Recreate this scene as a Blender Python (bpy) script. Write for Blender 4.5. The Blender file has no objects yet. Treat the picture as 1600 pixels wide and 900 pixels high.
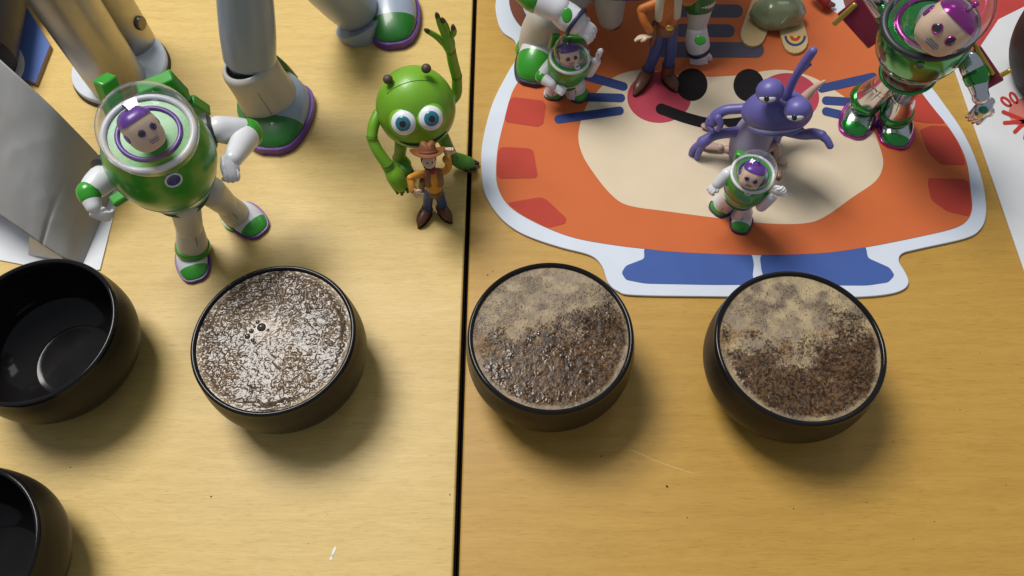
import bpy, bmesh, math, random
import numpy as np
from mathutils import Vector, Matrix, noise
random.seed(7)
SC = bpy.context.scene
COL = SC.collection
# ------------------------------------------------------------------ camera
FPX = 1220.0
_dn = Vector((34, -642, -FPX)).normalized()
_fw = Vector((4, 2318, -FPX)); _fw = (_fw - _dn*_fw.dot(_dn)).normalized()
_z = -_dn; _y = _fw; _x = _y.cross(_z)
ROT = Matrix((_x, _y, _z))
CAM = Vector((0, 0, .47))
cd = bpy.data.cameras.new('camera'); cam = bpy.data.objects.new('camera', cd); COL.objects.link(cam)
cam.matrix_world = Matrix.Translation(CAM) @ ROT.to_4x4()
cd.sensor_width = 36; cd.lens = 36*FPX/1600; cd.clip_start = .01; cd.clip_end = 50
SC.camera = cam
# ------------------------------------------------------------------ light
w = bpy.data.worlds.new('World'); SC.world = w; w.use_nodes = True
bg = w.node_tree.nodes['Background']; bg.inputs[0].default_value = (.80, .88, 1, 1); bg.inputs[1].default_value = .25
def area(name, loc, tgt, sx, sy, power, col):
    l = bpy.data.lights.new(name, 'AREA'); l.shape = 'RECTANGLE'; l.size = sx; l.size_y = sy; l.energy = power; l.color = col
    o = bpy.data.objects.new(name, l); COL.objects.link(o); o.location = loc
    o.rotation_euler = (Vector(tgt)-Vector(loc)).to_track_quat('-Z', 'Y').to_euler()
    return o
area('ceiling_panel_light', (-.69, .95, 1.85), (-.05, .2, 0), .80, .80, 44, (1, .98, .935))
area('far_fill_light', (.9, 1.9, 2.1), (0, .2, 0), .6, .6, 3, (.92, .96, 1))  # weak fill lamp, added without a known source
vs = SC.view_settings; vs.view_transform = 'Standard'; vs.look = 'None'; vs.exposure = 0; vs.gamma = 1
SC.render.engine = 'CYCLES'; SC.cycles.max_bounces = 10; SC.cycles.transparent_max_bounces = 16
# ------------------------------------------------------------------ pixel -> place helpers
def ray(px, py): return ROT @ Vector((px-800, 450-py, -FPX))
def at(px, py, z=0.0):
    d = ray(px, py); return CAM + d*((z-CAM.z)/d.z)
def pxm(p): return -(ROT.transposed() @ (Vector(p)-CAM)).z/FPX      # metres per pixel at a point
ZUP = Vector((0, 0, 1))
# ------------------------------------------------------------------ materials
MATS = {}
def mat(name, col, rough=.4, metal=0., coat=0., var=.06, vscale=60., bump=0., bscale=400., spec=.5, sss=0.):
    if name in MATS: return MATS[name]
    m = bpy.data.materials.new(name); m.use_nodes = True; nt = m.node_tree; b = nt.nodes['Principled BSDF']
    b.inputs['Roughness'].default_value = rough; b.inputs['Metallic'].default_value = metal
    b.inputs['Coat Weight'].default_value = coat; b.inputs['Coat Roughness'].default_value = .08
    b.inputs['Specular IOR Level'].default_value = spec
    if sss:
        b.inputs['Subsurface Weight'].default_value = sss; b.inputs['Subsurface Radius'].default_value = (.004, .002, .001); b.inputs['Subsurface Scale'].default_value = 1
    tc = nt.nodes.new('ShaderNodeTexCoord')
    n = nt.nodes.new('ShaderNodeTexNoise'); n.inputs['Scale'].default_value = vscale; n.inputs['Detail'].default_value = 5
    nt.links.new(tc.outputs['Object'], n.inputs['Vector'])
    r = nt.nodes.new('ShaderNodeValToRGB')
    c = Vector(col[:3])
    r.color_ramp.elements[0].position = .3; r.color_ramp.elements[1].position = .7
    r.color_ramp.elements[0].color = (*(c*(1-var)), 1); r.color_ramp.elements[1].color = (*(c*(1+var)), 1)
    nt.links.new(n.outputs['Fac'], r.inputs[0]); nt.links.new(r.outputs[0], b.inputs['Base Color'])
    mr = nt.nodes.new('ShaderNodeMapRange'); mr.inputs['To Min'].default_value = max(.02, rough-.07); mr.inputs['To Max'].default_value = min(1, rough+.1)
    n2 = nt.nodes.new('ShaderNodeTexNoise'); n2.inputs['Scale'].default_value = vscale*2.3; n2.inputs['Detail'].default_value = 6
    nt.links.new(tc.outputs['Object'], n2.inputs['Vector']); nt.links.new(n2.outputs['Fac'], mr.inputs['Value']); nt.links.new(mr.outputs[0], b.inputs['Roughness'])
    if bump:
        bn = nt.nodes.new('ShaderNodeTexNoise'); bn.inputs['Scale'].default_value = bscale; bn.inputs['Detail'].default_value = 3
        nt.links.new(tc.outputs['Object'], bn.inputs['Vector'])
        bp = nt.nodes.new('ShaderNodeBump'); bp.inputs['Strength'].default_value = bump; bp.inputs['Distance'].default_value = .0006
        nt.links.new(bn.outputs['Fac'], bp.inputs['Height']); nt.links.new(bp.outputs[0], b.inputs['Normal'])
    MATS[name] = m; return m
def wood(name, light, dark, fleck, seed, contrast=1.):
    m = bpy.data.materials.new(name); m.use_nodes = True; nt = m.node_tree; b = nt.nodes['Principled BSDF']; L = nt.links.new
    tc = nt.nodes.new('ShaderNodeTexCoord')
    def mp(sx, sy, off=0):
        q = nt.nodes.new('ShaderNodeMapping'); q.inputs['Scale'].default_value = (sx, sy, 1); q.inputs['Location'].default_value = (seed+off, seed*1.7+off, 0)
        L(tc.outputs['Object'], q.inputs['Vector']); return q.outputs[0]
    def ns(vec, sc, det=6, rg=.6, dist=0):
        q = nt.nodes.new('ShaderNodeTexNoise'); q.inputs['Scale'].default_value = sc; q.inputs['Detail'].default_value = det; q.inputs['Roughness'].default_value = rg; q.inputs['Distortion'].default_value = dist
        L(vec, q.inputs['Vector']); return q.outputs['Fac']
    def ramp(v, p0, c0, p1, c1):
        q = nt.nodes.new('ShaderNodeValToRGB'); e = q.color_ramp.elements; e[0].position = p0; e[0].color = c0; e[1].position = p1; e[1].color = c1
        L(v, q.inputs[0]); return q.outputs[0]
    def mix(f, a, bb, mode='MIX'):
        q = nt.nodes.new('ShaderNodeMix'); q.data_type = 'RGBA'; q.blend_type = mode
        if isinstance(f, float): q.inputs[0].default_value = f
        else: L(f, q.inputs[0])
        L(a, q.inputs[6]); L(bb, q.inputs[7]); return q.outputs[2]
    wv = nt.nodes.new('ShaderNodeTexWave'); wv.wave_type = 'BANDS'; wv.bands_direction = 'Y'; wv.inputs['Scale'].default_value = 6.5; wv.inputs['Distortion'].default_value = 9; wv.inputs['Detail'].default_value = 4; wv.inputs['Detail Scale'].default_value = 1.6; wv.inputs['Detail Roughness'].default_value = .55
    L(mp(1.1, 4.2), wv.inputs['Vector'])
    base = ramp(wv.outputs['Fac'], .15, (*light, 1), .95, (*[l*(1-.6*contrast)+d*.6*contrast for l, d in zip(light, dark)], 1))
    broad = ramp(ns(mp(2.2, 6), 3.0, 4), .35, (*light, 1), .75, (*dark, 1))
    c = mix(.5, base, broad)
    grain = ramp(ns(mp(70, 760), 1.0, 6, .7, .8), .36, (*[x*.80 for x in (1, .97, .9)], 1), .60, (1, 1, 1, 1))
    c = mix(.72*contrast, c, grain, 'MULTIPLY')
    pores = ramp(ns(mp(120, 1300, 3), 1.0, 3, .6), .32, (*fleck, 1), .42, (1, 1, 1, 1))
    c = mix(.8*contrast, c, pores, 'MULTIPLY')
    streak = ramp(ns(mp(5, 60, 9), 1.0, 5, .6, 1.2), .62, (1, 1, 1, 1), .74, (.80, .70, .55, 1))
    c = mix(.4, c, streak, 'MULTIPLY')
    spot = ramp(ns(mp(260, 260, 5), 1.0, 2), .76, (1, 1, 1, 1), .80, (.35, .25, .15, 1))
    c = mix(.8, c, spot, 'MULTIPLY')
    L(c, b.inputs['Base Color'])
    rr = nt.nodes.new('ShaderNodeMapRange'); rr.inputs['To Min'].default_value = .36; rr.inputs['To Max'].default_value = .56
    L(ns(mp(8, 30, 2), 1.0, 6), rr.inputs['Value']); L(rr.outputs[0], b.inputs['Roughness'])
    b.inputs['Specular IOR Level'].default_value = .42
    bp = nt.nodes.new('ShaderNodeBump'); bp.inputs['Strength'].default_value = .18; bp.inputs['Distance'].default_value = .0004
    L(ns(mp(40, 500, 1), 1.0, 5), bp.inputs['Height']); L(bp.outputs[0], b.inputs['Normal'])
    return m
def dome_mat(name, tint, amt):
    m = bpy.data.materials.new(name); m.use_nodes = True; nt = m.node_tree; nt.nodes.remove(nt.nodes['Principled BSDF']); L = nt.links.new
    t = nt.nodes.new('ShaderNodeBsdfTransparent'); t.inputs[0].default_value = (*tint, 1)
    g = nt.nodes.new('ShaderNodeBsdfGlossy'); g.inputs['Roughness'].default_value = .04; g.inputs['Color'].default_value = (.95, .95, 1, 1)
    lw = nt.nodes.new('ShaderNodeLayerWeight'); lw.inputs['Blend'].default_value = .28
    tc = nt.nodes.new('ShaderNodeTexCoord'); n = nt.nodes.new('ShaderNodeTexNoise'); n.inputs['Scale'].default_value = 90; n.inputs['Detail'].default_value = 5
    L(tc.outputs['Object'], n.inputs['Vector'])
    mm = nt.nodes.new('ShaderNodeMath'); mm.operation = 'MULTIPLY_ADD'; mm.inputs[1].default_value = amt; mm.inputs[2].default_value = .035
    L(lw.outputs['Facing'], mm.inputs[0])
    pw = nt.nodes.new('ShaderNodeMath'); pw.operation = 'POWER'; pw.inputs[1].default_value = 1.7
    L(lw.outputs['Facing'], pw.inputs[0]); L(pw.outputs[0], mm.inputs[0])
    bp = nt.nodes.new('ShaderNodeBump'); bp.inputs['Strength'].default_value = .04; bp.inputs['Distance'].default_value = .001; L(n.outputs['Fac'], bp.inputs['Height']); L(bp.outputs[0], g.inputs['Normal'])
    tr = nt.nodes.new('ShaderNodeValToRGB'); tr.color_ramp.elements[0].position = .45; tr.color_ramp.elements[0].color = (*tint, 1); tr.color_ramp.elements[1].position = .97; tr.color_ramp.elements[1].color = (.42, .42, .46, 1)
    L(lw.outputs['Facing'], tr.inputs[0]); L(tr.outputs[0], t.inputs[0])
    mx = nt.nodes.new('ShaderNodeMixShader'); L(mm.outputs[0], mx.inputs[0]); L(t.outputs[0], mx.inputs[1]); L(g.outputs[0], mx.inputs[2])
    L(mx.outputs[0], nt.nodes['Material Output'].inputs['Surface']); return m
WHITE = mat('white_plastic', (.68, .68, .71), .33, coat=.15, var=.03)
IVORY = mat('ivory_plastic', (.60, .56, .50), .38, coat=.1, var=.03)
GREEN = mat('green_plastic', (.035, .30, .022), .30, coat=.3, var=.06)
DKGREEN = mat('dark_green_plastic', (.018, .15, .02), .34, coat=.2)
PURPLE = mat('purple_plastic', (.115, .03, .26), .35, coat=.2)
DARK = mat('charcoal_plastic', (.035, .035, .042), .42)
GREY = mat('grey_plastic', (.17, .18, .20), .40)
SKIN = mat('tan_plastic', (.70, .52, .38), .42, var=.04, sss=.15)
SKIN2 = mat('pale_tan_plastic', (.66, .48, .34), .42, var=.04, sss=.15)
BLUEPAN = mat('navy_panel', (.03, .06, .22), .25, coat=.5)
EYEW = mat('eye_white', (.78, .80, .84), .22, coat=.4, var=.02)
TEAL = mat('teal_iris', (.02, .16, .22), .2, coat=.5)
BLACKG = mat('black_gloss', (.012, .012, .014), .18, coat=.5)
LIP = mat('mouth_line', (.16, .06, .045), .5)
CHROME = mat('silver_chrome', (.72, .72, .74), .16, metal=1, var=.04)
CGREEN = mat('metallic_green', (.03, .30, .05), .17, metal=.75, coat=.7)
CMAG = mat('metallic_magenta', (.38, .02, .30), .17, metal=.75, coat=.7)
CRED = mat('metallic_dark_red', (.22, .012, .035), .28, metal=.35, coat=.5)
GOLD = mat('gold_plastic', (.50, .36, .06), .28, metal=.6, coat=.3)
CDOME = dome_mat('clear_dome', (.965, .97, .98), .85)
# ------------------------------------------------------------------ mesh helpers
def frame(f, u=ZUP):
    """matrix whose columns are right, forward, up for a facing direction f"""
    f = Vector(f).normalized(); r = f.cross(Vector(u))
    if r.length < 1e-5: r = f.cross(Vector((0, 1, .01)))
    r.normalize(); uu = r.cross(f)
    return Matrix((r, f, uu)).transposed()
def crom(pts, n, closed=False):
    out = []; P = [Vector(p) for p in pts]; N = len(P)
    rng = N if closed else N-1
    for i in range(rng):
        if closed: a, b, c, d = P[i-1], P[i], P[(i+1) % N], P[(i+2) % N]
        else:
            b, c = P[i], P[i+1]; a = P[i-1] if i else b*2-c; d = P[i+2] if i+2 < N else c*2-b
        for k in range(n):
            t = k/n
            out.append(.5*((2*b)+(c-a)*t+(2*a-5*b+4*c-d)*t*t+(3*b-a-3*c+d)*t**3))
    if not closed: out.append(P[-1].copy())
    return out
def ringset(bm, rings, cap0=True, cap1=True, closed=True):
    vs_ = [[bm.verts.new(p) for p in r] for r in rings]; n = len(vs_[0])
    for a, b in zip(vs_, vs_[1:]):
        for i in range(n if closed else n-1):
            j = (i+1) % n
            bm.faces.new((a[i], a[j], b[j], b[i]))
    if cap0: bm.faces.new(list(reversed(vs_[0])))
    if cap1: bm.faces.new(vs_[-1])
def tube(bm, pts, radii, n=5, seg=20, round_ends=(True, True), flat=1., up=None):
    """smooth swept tube through pts; radii interpolated; flat<1 squashes across 'up'"""
    m = len(pts)
    R = [Vector((r, 0, 0)) for r in radii]
    if m == 2:
        P = [Vector(pts[0]).lerp(Vector(pts[1]), k/n) for k in range(n+1)]; RR = [radii[0]+(radii[1]-radii[0])*k/n for k in range(n+1)]
    else:
        P = crom(pts, n); RR = [v.x for v in crom(R, n)]
    T = []
    for i in range(len(P)):
        a = P[max(i-1, 0)]; b = P[min(i+1, len(P)-1)]; T.append((b-a).normalized())
    ref = Vector(up) if up is not None else (Vector((0, 0, 1)) if abs(T[0].z) < .9 else Vector((0, 1, 0)))
    ref = (ref-T[0]*ref.dot(T[0])).normalized()
    rings = []
    def ring(c, t, rf, r):
        s = t.cross(rf); return [c+(s*math.cos(2*math.pi*k/seg)+rf*flat*math.sin(2*math.pi*k/seg))*r for k in range(seg)]
    if round_ends[0]:
        for a in (80, 60, 40, 20): q = math.radians(a); rings.append(ring(P[0]-T[0]*RR[0]*math.sin(q), T[0], ref, RR[0]*math.cos(q)))
    for p, t, r in zip(P, T, RR):
        ref = (ref-t*ref.dot(t)).normalized(); rings.append(ring(p, t, ref, max(r, 1e-5)))
    if round_ends[1]:
        for a in (20, 40, 60, 80): q = math.radians(a); rings.append(ring(P[-1]+T[-1]*RR[-1]*math.sin(q), T[-1], ref, RR[-1]*math.cos(q)))
    ringset(bm, rings)
def ell(bm, c, r, F=None, nu=28, nv=18, v0=0., v1=1., fn=None):
    """ellipsoid, radii (right, forward, up) in frame F; v0..v1 keeps a band from bottom pole to top pole"""
    F = F or Matrix.Identity(3); c = Vector(c); rings = []
    for j in range(nv+1):
        th = math.pi*(v0+(v1-v0)*j/nv); s = max(math.sin(th), 1e-4)
        rg = []
        for i in range(nu):
            a = 2*math.pi*i/nu
            q = Vector((s*math.cos(a), s*math.sin(a), -math.cos(th)))
            if fn: q = fn(q)
            rg.append(c+F @ Vector((q.x*r[0], q.y*r[1], q.z*r[2])))
        rings.append(rg)
    ringset(bm, rings, True, True)
def lathe(bm, prof, c, F=None, seg=48, sx=1., cap0=False, cap1=False):
    F = F or Matrix.Identity(3); c = Vector(c)
    ringset(bm, [[c+F @ Vector((r*math.cos(2*math.pi*i/seg)*sx, r*math.sin(2*math.pi*i/seg), z)) for i in range(seg)] for r, z in prof], cap0, cap1)
def torus(bm, c, R, r, F=None, seg=56, n=12, squash=1., sx=1.):
    F = F or Matrix.Identity(3); c = Vector(c); vs_ = []
    for i in range(seg):
        a = 2*math.pi*i/seg
        vs_.append([bm.verts.new(c+F @ Vector(((R+r*math.cos(b))*math.cos(a)*sx, (R+r*math.cos(b))*math.sin(a), r*squash*math.sin(b)))) for b in [2*math.pi*k/n for k in range(n)]])
    for i in range(seg):
        for k in range(n):
            A, B = vs_[i], vs_[(i+1) % seg]; bm.faces.new((A[k], B[k], B[(k+1) % n], A[(k+1) % n]))
def prism(bm, pts, off):
    """closed solid: polygon pts (3-D, planar) swept by vector off"""
    off = Vector(off); a = [bm.verts.new(p) for p in pts]; b = [bm.verts.new(Vector(p)+off) for p in pts]; n = len(a)
    bm.faces.new(a); bm.faces.new(list(reversed(b)))
    for i in range(n): bm.faces.new((a[i], b[i], b[(i+1) % n], a[(i+1) % n]))
def box(bm, c, s, F=None):
    F = F or Matrix.Identity(3); c = Vector(c); h = Vector(s)/2
    prism(bm, [c+F @ Vector((x*h.x, y*h.y, -h.z)) for x, y in ((-1, -1), (-1, 1), (1, 1), (1, -1))], F @ Vector((0, 0, s[2])))
def obj(name, bm, m, parent=None, bevel=0., subd=0, smooth=40, solid=0., local=True):
    bmesh.ops.recalc_face_normals(bm, faces=bm.faces)
    if parent is not None and local:
        t = Vector((0, 0, 0)); q = parent
        while q: t += q.location; q = q.parent
        bmesh.ops.translate(bm, vec=-t, verts=bm.verts)
    me = bpy.data.meshes.new(name); bm.to_mesh(me); bm.free(); me.materials.append(m)
    me.polygons.foreach_set('use_smooth', [True]*len(me.polygons))
    if smooth < 180: me.set_sharp_from_angle(angle=math.radians(smooth))
    o = bpy.data.objects.new(name, me); COL.objects.link(o); o.parent = parent
    if solid:
        q = o.modifiers.new('s', 'SOLIDIFY'); q.thickness = solid; q.offset = 0
    if bevel:
        q = o.modifiers.new('b', 'BEVEL'); q.width = bevel; q.segments = 2; q.limit_method = 'ANGLE'
    if subd:
        q = o.modifiers.new('d', 'SUBSURF'); q.levels = subd; q.render_levels = subd
    return o
def tag(o, label, cat, group=None, kind=None):
    if label: o['label'] = label
    if cat: o['category'] = cat
    if group: o['group'] = group
    if kind: o['kind'] = kind
    return o
def thing(name, loc, label, cat, group=None):
    o = bpy.data.objects.new(name, None); COL.objects.link(o); o.location = loc; o.empty_display_size = .02
    return tag(o, label, cat, group)
NB = bmesh.new
def part(name, m, parent, builder, /, *a, **k):
    kw = {x: k.pop(x) for x in ('bevel', 'subd', 'smooth', 'solid') if x in k}
    bm = NB(); builder(bm, *a, **k); return obj(name, bm, m, parent, **kw)
# ------------------------------------------------------------------ the two tables
WOODL = wood('pale_maple_laminate', (.70, .492, .168), (.605, .405, .115), (.78, .69, .52), 3.1, .8)
WOODR = wood('amber_maple_laminate', (.555, .325, .066), (.45, .243, .040), (.78, .66, .48), 11.7, .7)
EDGE = mat('black_edge_band', (.009, .007, .007), .85, spec=.06)
XG0, XG1 = -.0455, -.0421
fl = NB(); box(fl, (0, .6, -.755), (8, 8, .01)); tag(obj('floor', fl, mat('grey_floor', (.16, .15, .14), .6, var=.12, vscale=3)), None, None, kind='structure')
def table(x0, x1, y0, y1, m, label):
    t = thing('table', ((x0+x1)/2, (y0+y1)/2, -.75), label, 'table', 'tables pushed together')
    b = NB(); box(b, ((x0+x1)/2, (y0+y1)/2, -.0125), (x1-x0, y1-y0, .025)); obj('tabletop', b, m, t, bevel=.0012)
    for sx in (x0, x1):
        b = NB(); d = .0012 if sx == x1 else -.0012
        box(b, (sx+d*.5, (y0+y1)/2, -.0142), (.0012, y1-y0-.002, .0215)); obj('edge_band', b, EDGE, t)
    for lx in (x0+.06, x1-.06):
        for ly in (y0+.06, y1-.06):
            b = NB(); box(b, (lx, ly, -.3875), (.04, .04, .7249)); obj('leg', b, EDGE, t, bevel=.002)
    return t
tabL = table(-1.25, XG0, -.25, 1.0, WOODL, 'pale maple table on the left of the dark gap, under the white fleck')
tabR = table(XG1, .95, -.25, 1.0, WOODR, 'amber brown table on the right of the dark gap, under the orange mat')
b = NB()
for px, py, rx, ry, a in ((522, 861, 2.5, 7, .3), (517.5, 873, 2.6, 3.2, 0), (519, 867, 1.2, 3, .2)):
    c = at(px, py, 0.0); k = pxm(c); ca, sa = math.cos(a), math.sin(a)
    ell(b, (c.x, c.y, .0001), (rx*k, ry*k, .0003), Matrix.Rotation(-a, 3, 'Z'), 14, 8)
obj('white_fleck', b, mat('dried_paint', (.8, .79, .74), .6), tabL)
SCR = mat('scratch_mark', (.64, .45, .17), .6)
for tb, pts in ((tabL, [(118, 776), (140, 783), (170, 797), (192, 815), (206, 832), (215, 846)]), (tabL, [(505, 797), (511, 803), (508, 808)]), (tabL, [(497, 822), (503, 818)]), (tabL, [(688, 784), (693, 788), (699, 786)]), (tabR, [(980, 700), (1030, 722), (1090, 742)]), (tabR, [(1362, 797), (1372, 799)])):
    q = NB(); P = crom([at(x, y, .0) for x, y in pts], 5) if len(pts) > 2 else [at(x, y, 0.) for x, y in pts]
    tube(q, P, [.00005]+[.00026]*(len(P)-2)+[.00005], 1, 8, flat=.35, up=(0, 0, 1)); obj('scratch', q, SCR, tb)
cr = NB()
for px, py, s in ((1042, 760, 2.2), (1074, 809, 1.1), (939, 713, 1.4), (330, 776, 1.5), (703, 773, 1.4), (1240, 795, 1.2), (641, 108, 1), (1354, 785, 1), (1460, 815, 1), (850, 700, 1), (940, 390, 1.2), (762, 430, 1.3), (770, 424, 1), (497, 186, 1), (110, 730, 1.2), (1500, 640, 1), (1395, 690, .9)):
    c = at(px, py); k = pxm(c); ell(cr, (c.x, c.y, s*k*.3), (s*k, s*k*.75, s*k*.5), Matrix.Rotation(px, 3, 'Z'), 7, 5)
tag(obj('coffee_crumbs', cr, mat('ground_coffee', (.05, .028, .015), .8)), 'tiny dark coffee crumbs scattered over both tabletops', 'crumbs', kind='stuff')
# ------------------------------------------------------------------ cupping bowls
SATIN = mat('black_satin_glaze', (.012, .010, .010), .36, spec=.17, var=.25, vscale=25)
GLAZE = mat('black_glaze', (.010, .009, .0095), .05, coat=.0, spec=.24, var=.25, vscale=25)
bowlprof = [(.001, .0022), (.026, .0022), (.0285, .0), (.0315, .0), (.0325, .004), (.0345, .0072), (.0405, .0115), (.0465, .018), (.0498, .0265), (.0505, .034), (.0500, .043), (.0490, .0505), (.0486, .0535), (.0480, .0548), (.0470, .0553), (.0460, .0549), (.0453, .0535), (.0452, .0500), (.0462, .0430), (.0466, .034), (.0455, .026), (.0420, .0185), (.035, .0125), (.027, .0085), (.0245, .0073), (.0240, .0066), (.012, .0062), (.001, .0062)]
bp3 = [v for v in crom([Vector((r, 0, z)) for r, z in bowlprof], 3)]
def make_bowl(px, py, label):
    c = at(px, py, .0545); t = thing('cupping_bowl', (c.x, c.y, 0), label, 'bowl', 'black cupping bowls in a row')
    bm = NB(); lathe(bm, [(max(v.x, .0004), v.z) for v in bp3], (0, 0, 0), seg=112, cap0=True, cap1=True)
    o = obj('bowl_shell', bm, GLAZE, t, local=False, smooth=60); o.data.materials.append(SATIN)
    for f_ in o.data.polygons:
        c_ = f_.center; r_ = math.hypot(c_.x, c_.y)
        nz = f_.normal.x*c_.x+f_.normal.y*c_.y
        if c_.z < .0525 and (nz > .02*r_ and r_ > .0255 or f_.normal.z < -.2): f_.material_index = 1
    return t
bowl0 = make_bowl(427, 527, 'black glazed bowl filled with glossy frothy coffee, left of the table gap')
bowls = [bowl0]
for px, py, lab in ((860, 523, 'black glazed bowl holding half brown half tan coffee, just right of the table gap'),
                    (1250, 538.5, 'black glazed bowl of coffee nearest the blue feet and right side of the mat'),
                    (53, 514, 'empty black glazed bowl beside the grey paper bag, cut by the left picture edge'),
                    (-87, 870, 'empty black glazed bowl cut off in the bottom left corner')):
    r_ = bowl0.copy(); COL.objects.link(r_); r_['label'] = lab; c = at(px, py, .0545); r_.location = (c.x, c.y, 0); r_.rotation_euler = (0, 0, random.uniform(0, 6))
    for ch in list(bowl0.children):
        d = ch.copy(); COL.objects.link(d); d.parent = r_
    bowls.append(r_)
# ------------------------------------------------------------------ coffee with foam and crust
def lat(ix, iy, s):
    h = (ix*374761393+iy*668265263+s*1274126177) & 0xffffffff
    h = ((h ^ (h >> 13))*1274126177) & 0xffffffff
    return ((h ^ (h >> 16)) & 0xffff)/65535.
def vn(x, y, s):
    xi = np.floor(x).astype(np.int64); yi = np.floor(y).astype(np.int64); fx = x-xi; fy = y-yi
    fx = fx*fx*(3-2*fx); fy = fy*fy*(3-2*fy)
    return (lat(xi, yi, s)*(1-fx)+lat(xi+1, yi, s)*fx)*(1-fy)+(lat(xi, yi+1, s)*(1-fx)+lat(xi+1, yi+1, s)*fx)*fy
def fbm(x, y, s, o=4, g=.5):
    v = 0; a = 1; t = 0
    for k in range(o): v = v+a*vn(x*2**k+k*17.3, y*2**k-k*9.1, s+k); t += a; a *= g
    return v/t
def worley(x, y, s, second=False):
    xi = np.floor(x).astype(np.int64); yi = np.floor(y).astype(np.int64); d = np.full(x.shape, 9.)
    rr = np.zeros(x.shape)
    for dx in (-1, 0, 1):
        for dy in (-1, 0, 1):
            cx = xi+dx; cy = yi+dy
            e = np.hypot(cx+lat(cx, cy, s)-x, cy+lat(cx, cy, s+5)-y)
            rr = np.where(e < d, lat(cx, cy, s+9), rr); d = np.minimum(d, e)
    return d, rr
def sst(a, b, x):
    t = np.clip((x-a)/(b-a), 0, 1); return t*t*(3-2*t)
def foam_mat(name, rough, coat, spec=.30):
    m = bpy.data.materials.new(name); m.use_nodes = True; nt = m.node_tree; b = nt.nodes['Principled BSDF']; L = nt.links.new
    a = nt.nodes.new('ShaderNodeAttribute'); a.attribute_name = 'foam_colour'
    g = nt.nodes.new('ShaderNodeAttribute'); g.attribute_name = 'wetness'
    tc = nt.nodes.new('ShaderNodeTexCoord'); n = nt.nodes.new('ShaderNodeTexNoise'); n.inputs['Scale'].default_value = 1500; n.inputs['Detail'].default_value = 3
    L(tc.outputs['Object'], n.inputs['Vector'])
    q = nt.nodes.new('ShaderNodeMix'); q.data_type = 'RGBA'; q.blend_type = 'MULTIPLY'; q.inputs[0].default_value = .18
    r = nt.nodes.new('ShaderNodeValToRGB'); r.color_ramp.elements[0].position = .3; r.color_ramp.elements[0].color = (.5, .45, .4, 1); r.color_ramp.elements[1].position = .6
    L(n.outputs['Fac'], r.inputs[0]); L(a.outputs['Color'], q.inputs[6]); L(r.outputs[0], q.inputs[7]); L(q.outputs[2], b.inputs['Base Color'])
    mr = nt.nodes.new('ShaderNodeMapRange'); mr.inputs['To Min'].default_value = .62; mr.inputs['To Max'].default_value = rough; L(g.outputs['Fac'], mr.inputs['Value']); L(mr.outputs[0], b.inputs['Roughness'])
    b.inputs['Specular IOR Level'].default_value = spec
    cm = nt.nodes.new('ShaderNodeMath'); cm.operation = 'MULTIPLY'; cm.inputs[1].default_value = coat; L(g.outputs['Fac'], cm.inputs[0]); L(cm.outputs[0], b.inputs['Coat Weight']); b.inputs['Coat Roughness'].default_value = .12
    bp = nt.nodes.new('ShaderNodeBump'); bp.inputs['Strength'].default_value = .10; bp.inputs['Distance'].default_value = .0002; L(n.outputs['Fac'], bp.inputs['Height']); L(bp.outputs[0], b.inputs['Normal'])
    return m
FOAM = foam_mat('coffee_foam', .17, .0, .38); CRUST = foam_mat('coffee_crust', .16, .0)
BUB = mat('bubble_film', (.05, .03, .018), .06, coat=1, spec=.8)
def lerp3(a, b, t): return np.array(a)*(1-t[..., None])+np.array(b)*t[..., None]
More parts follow.
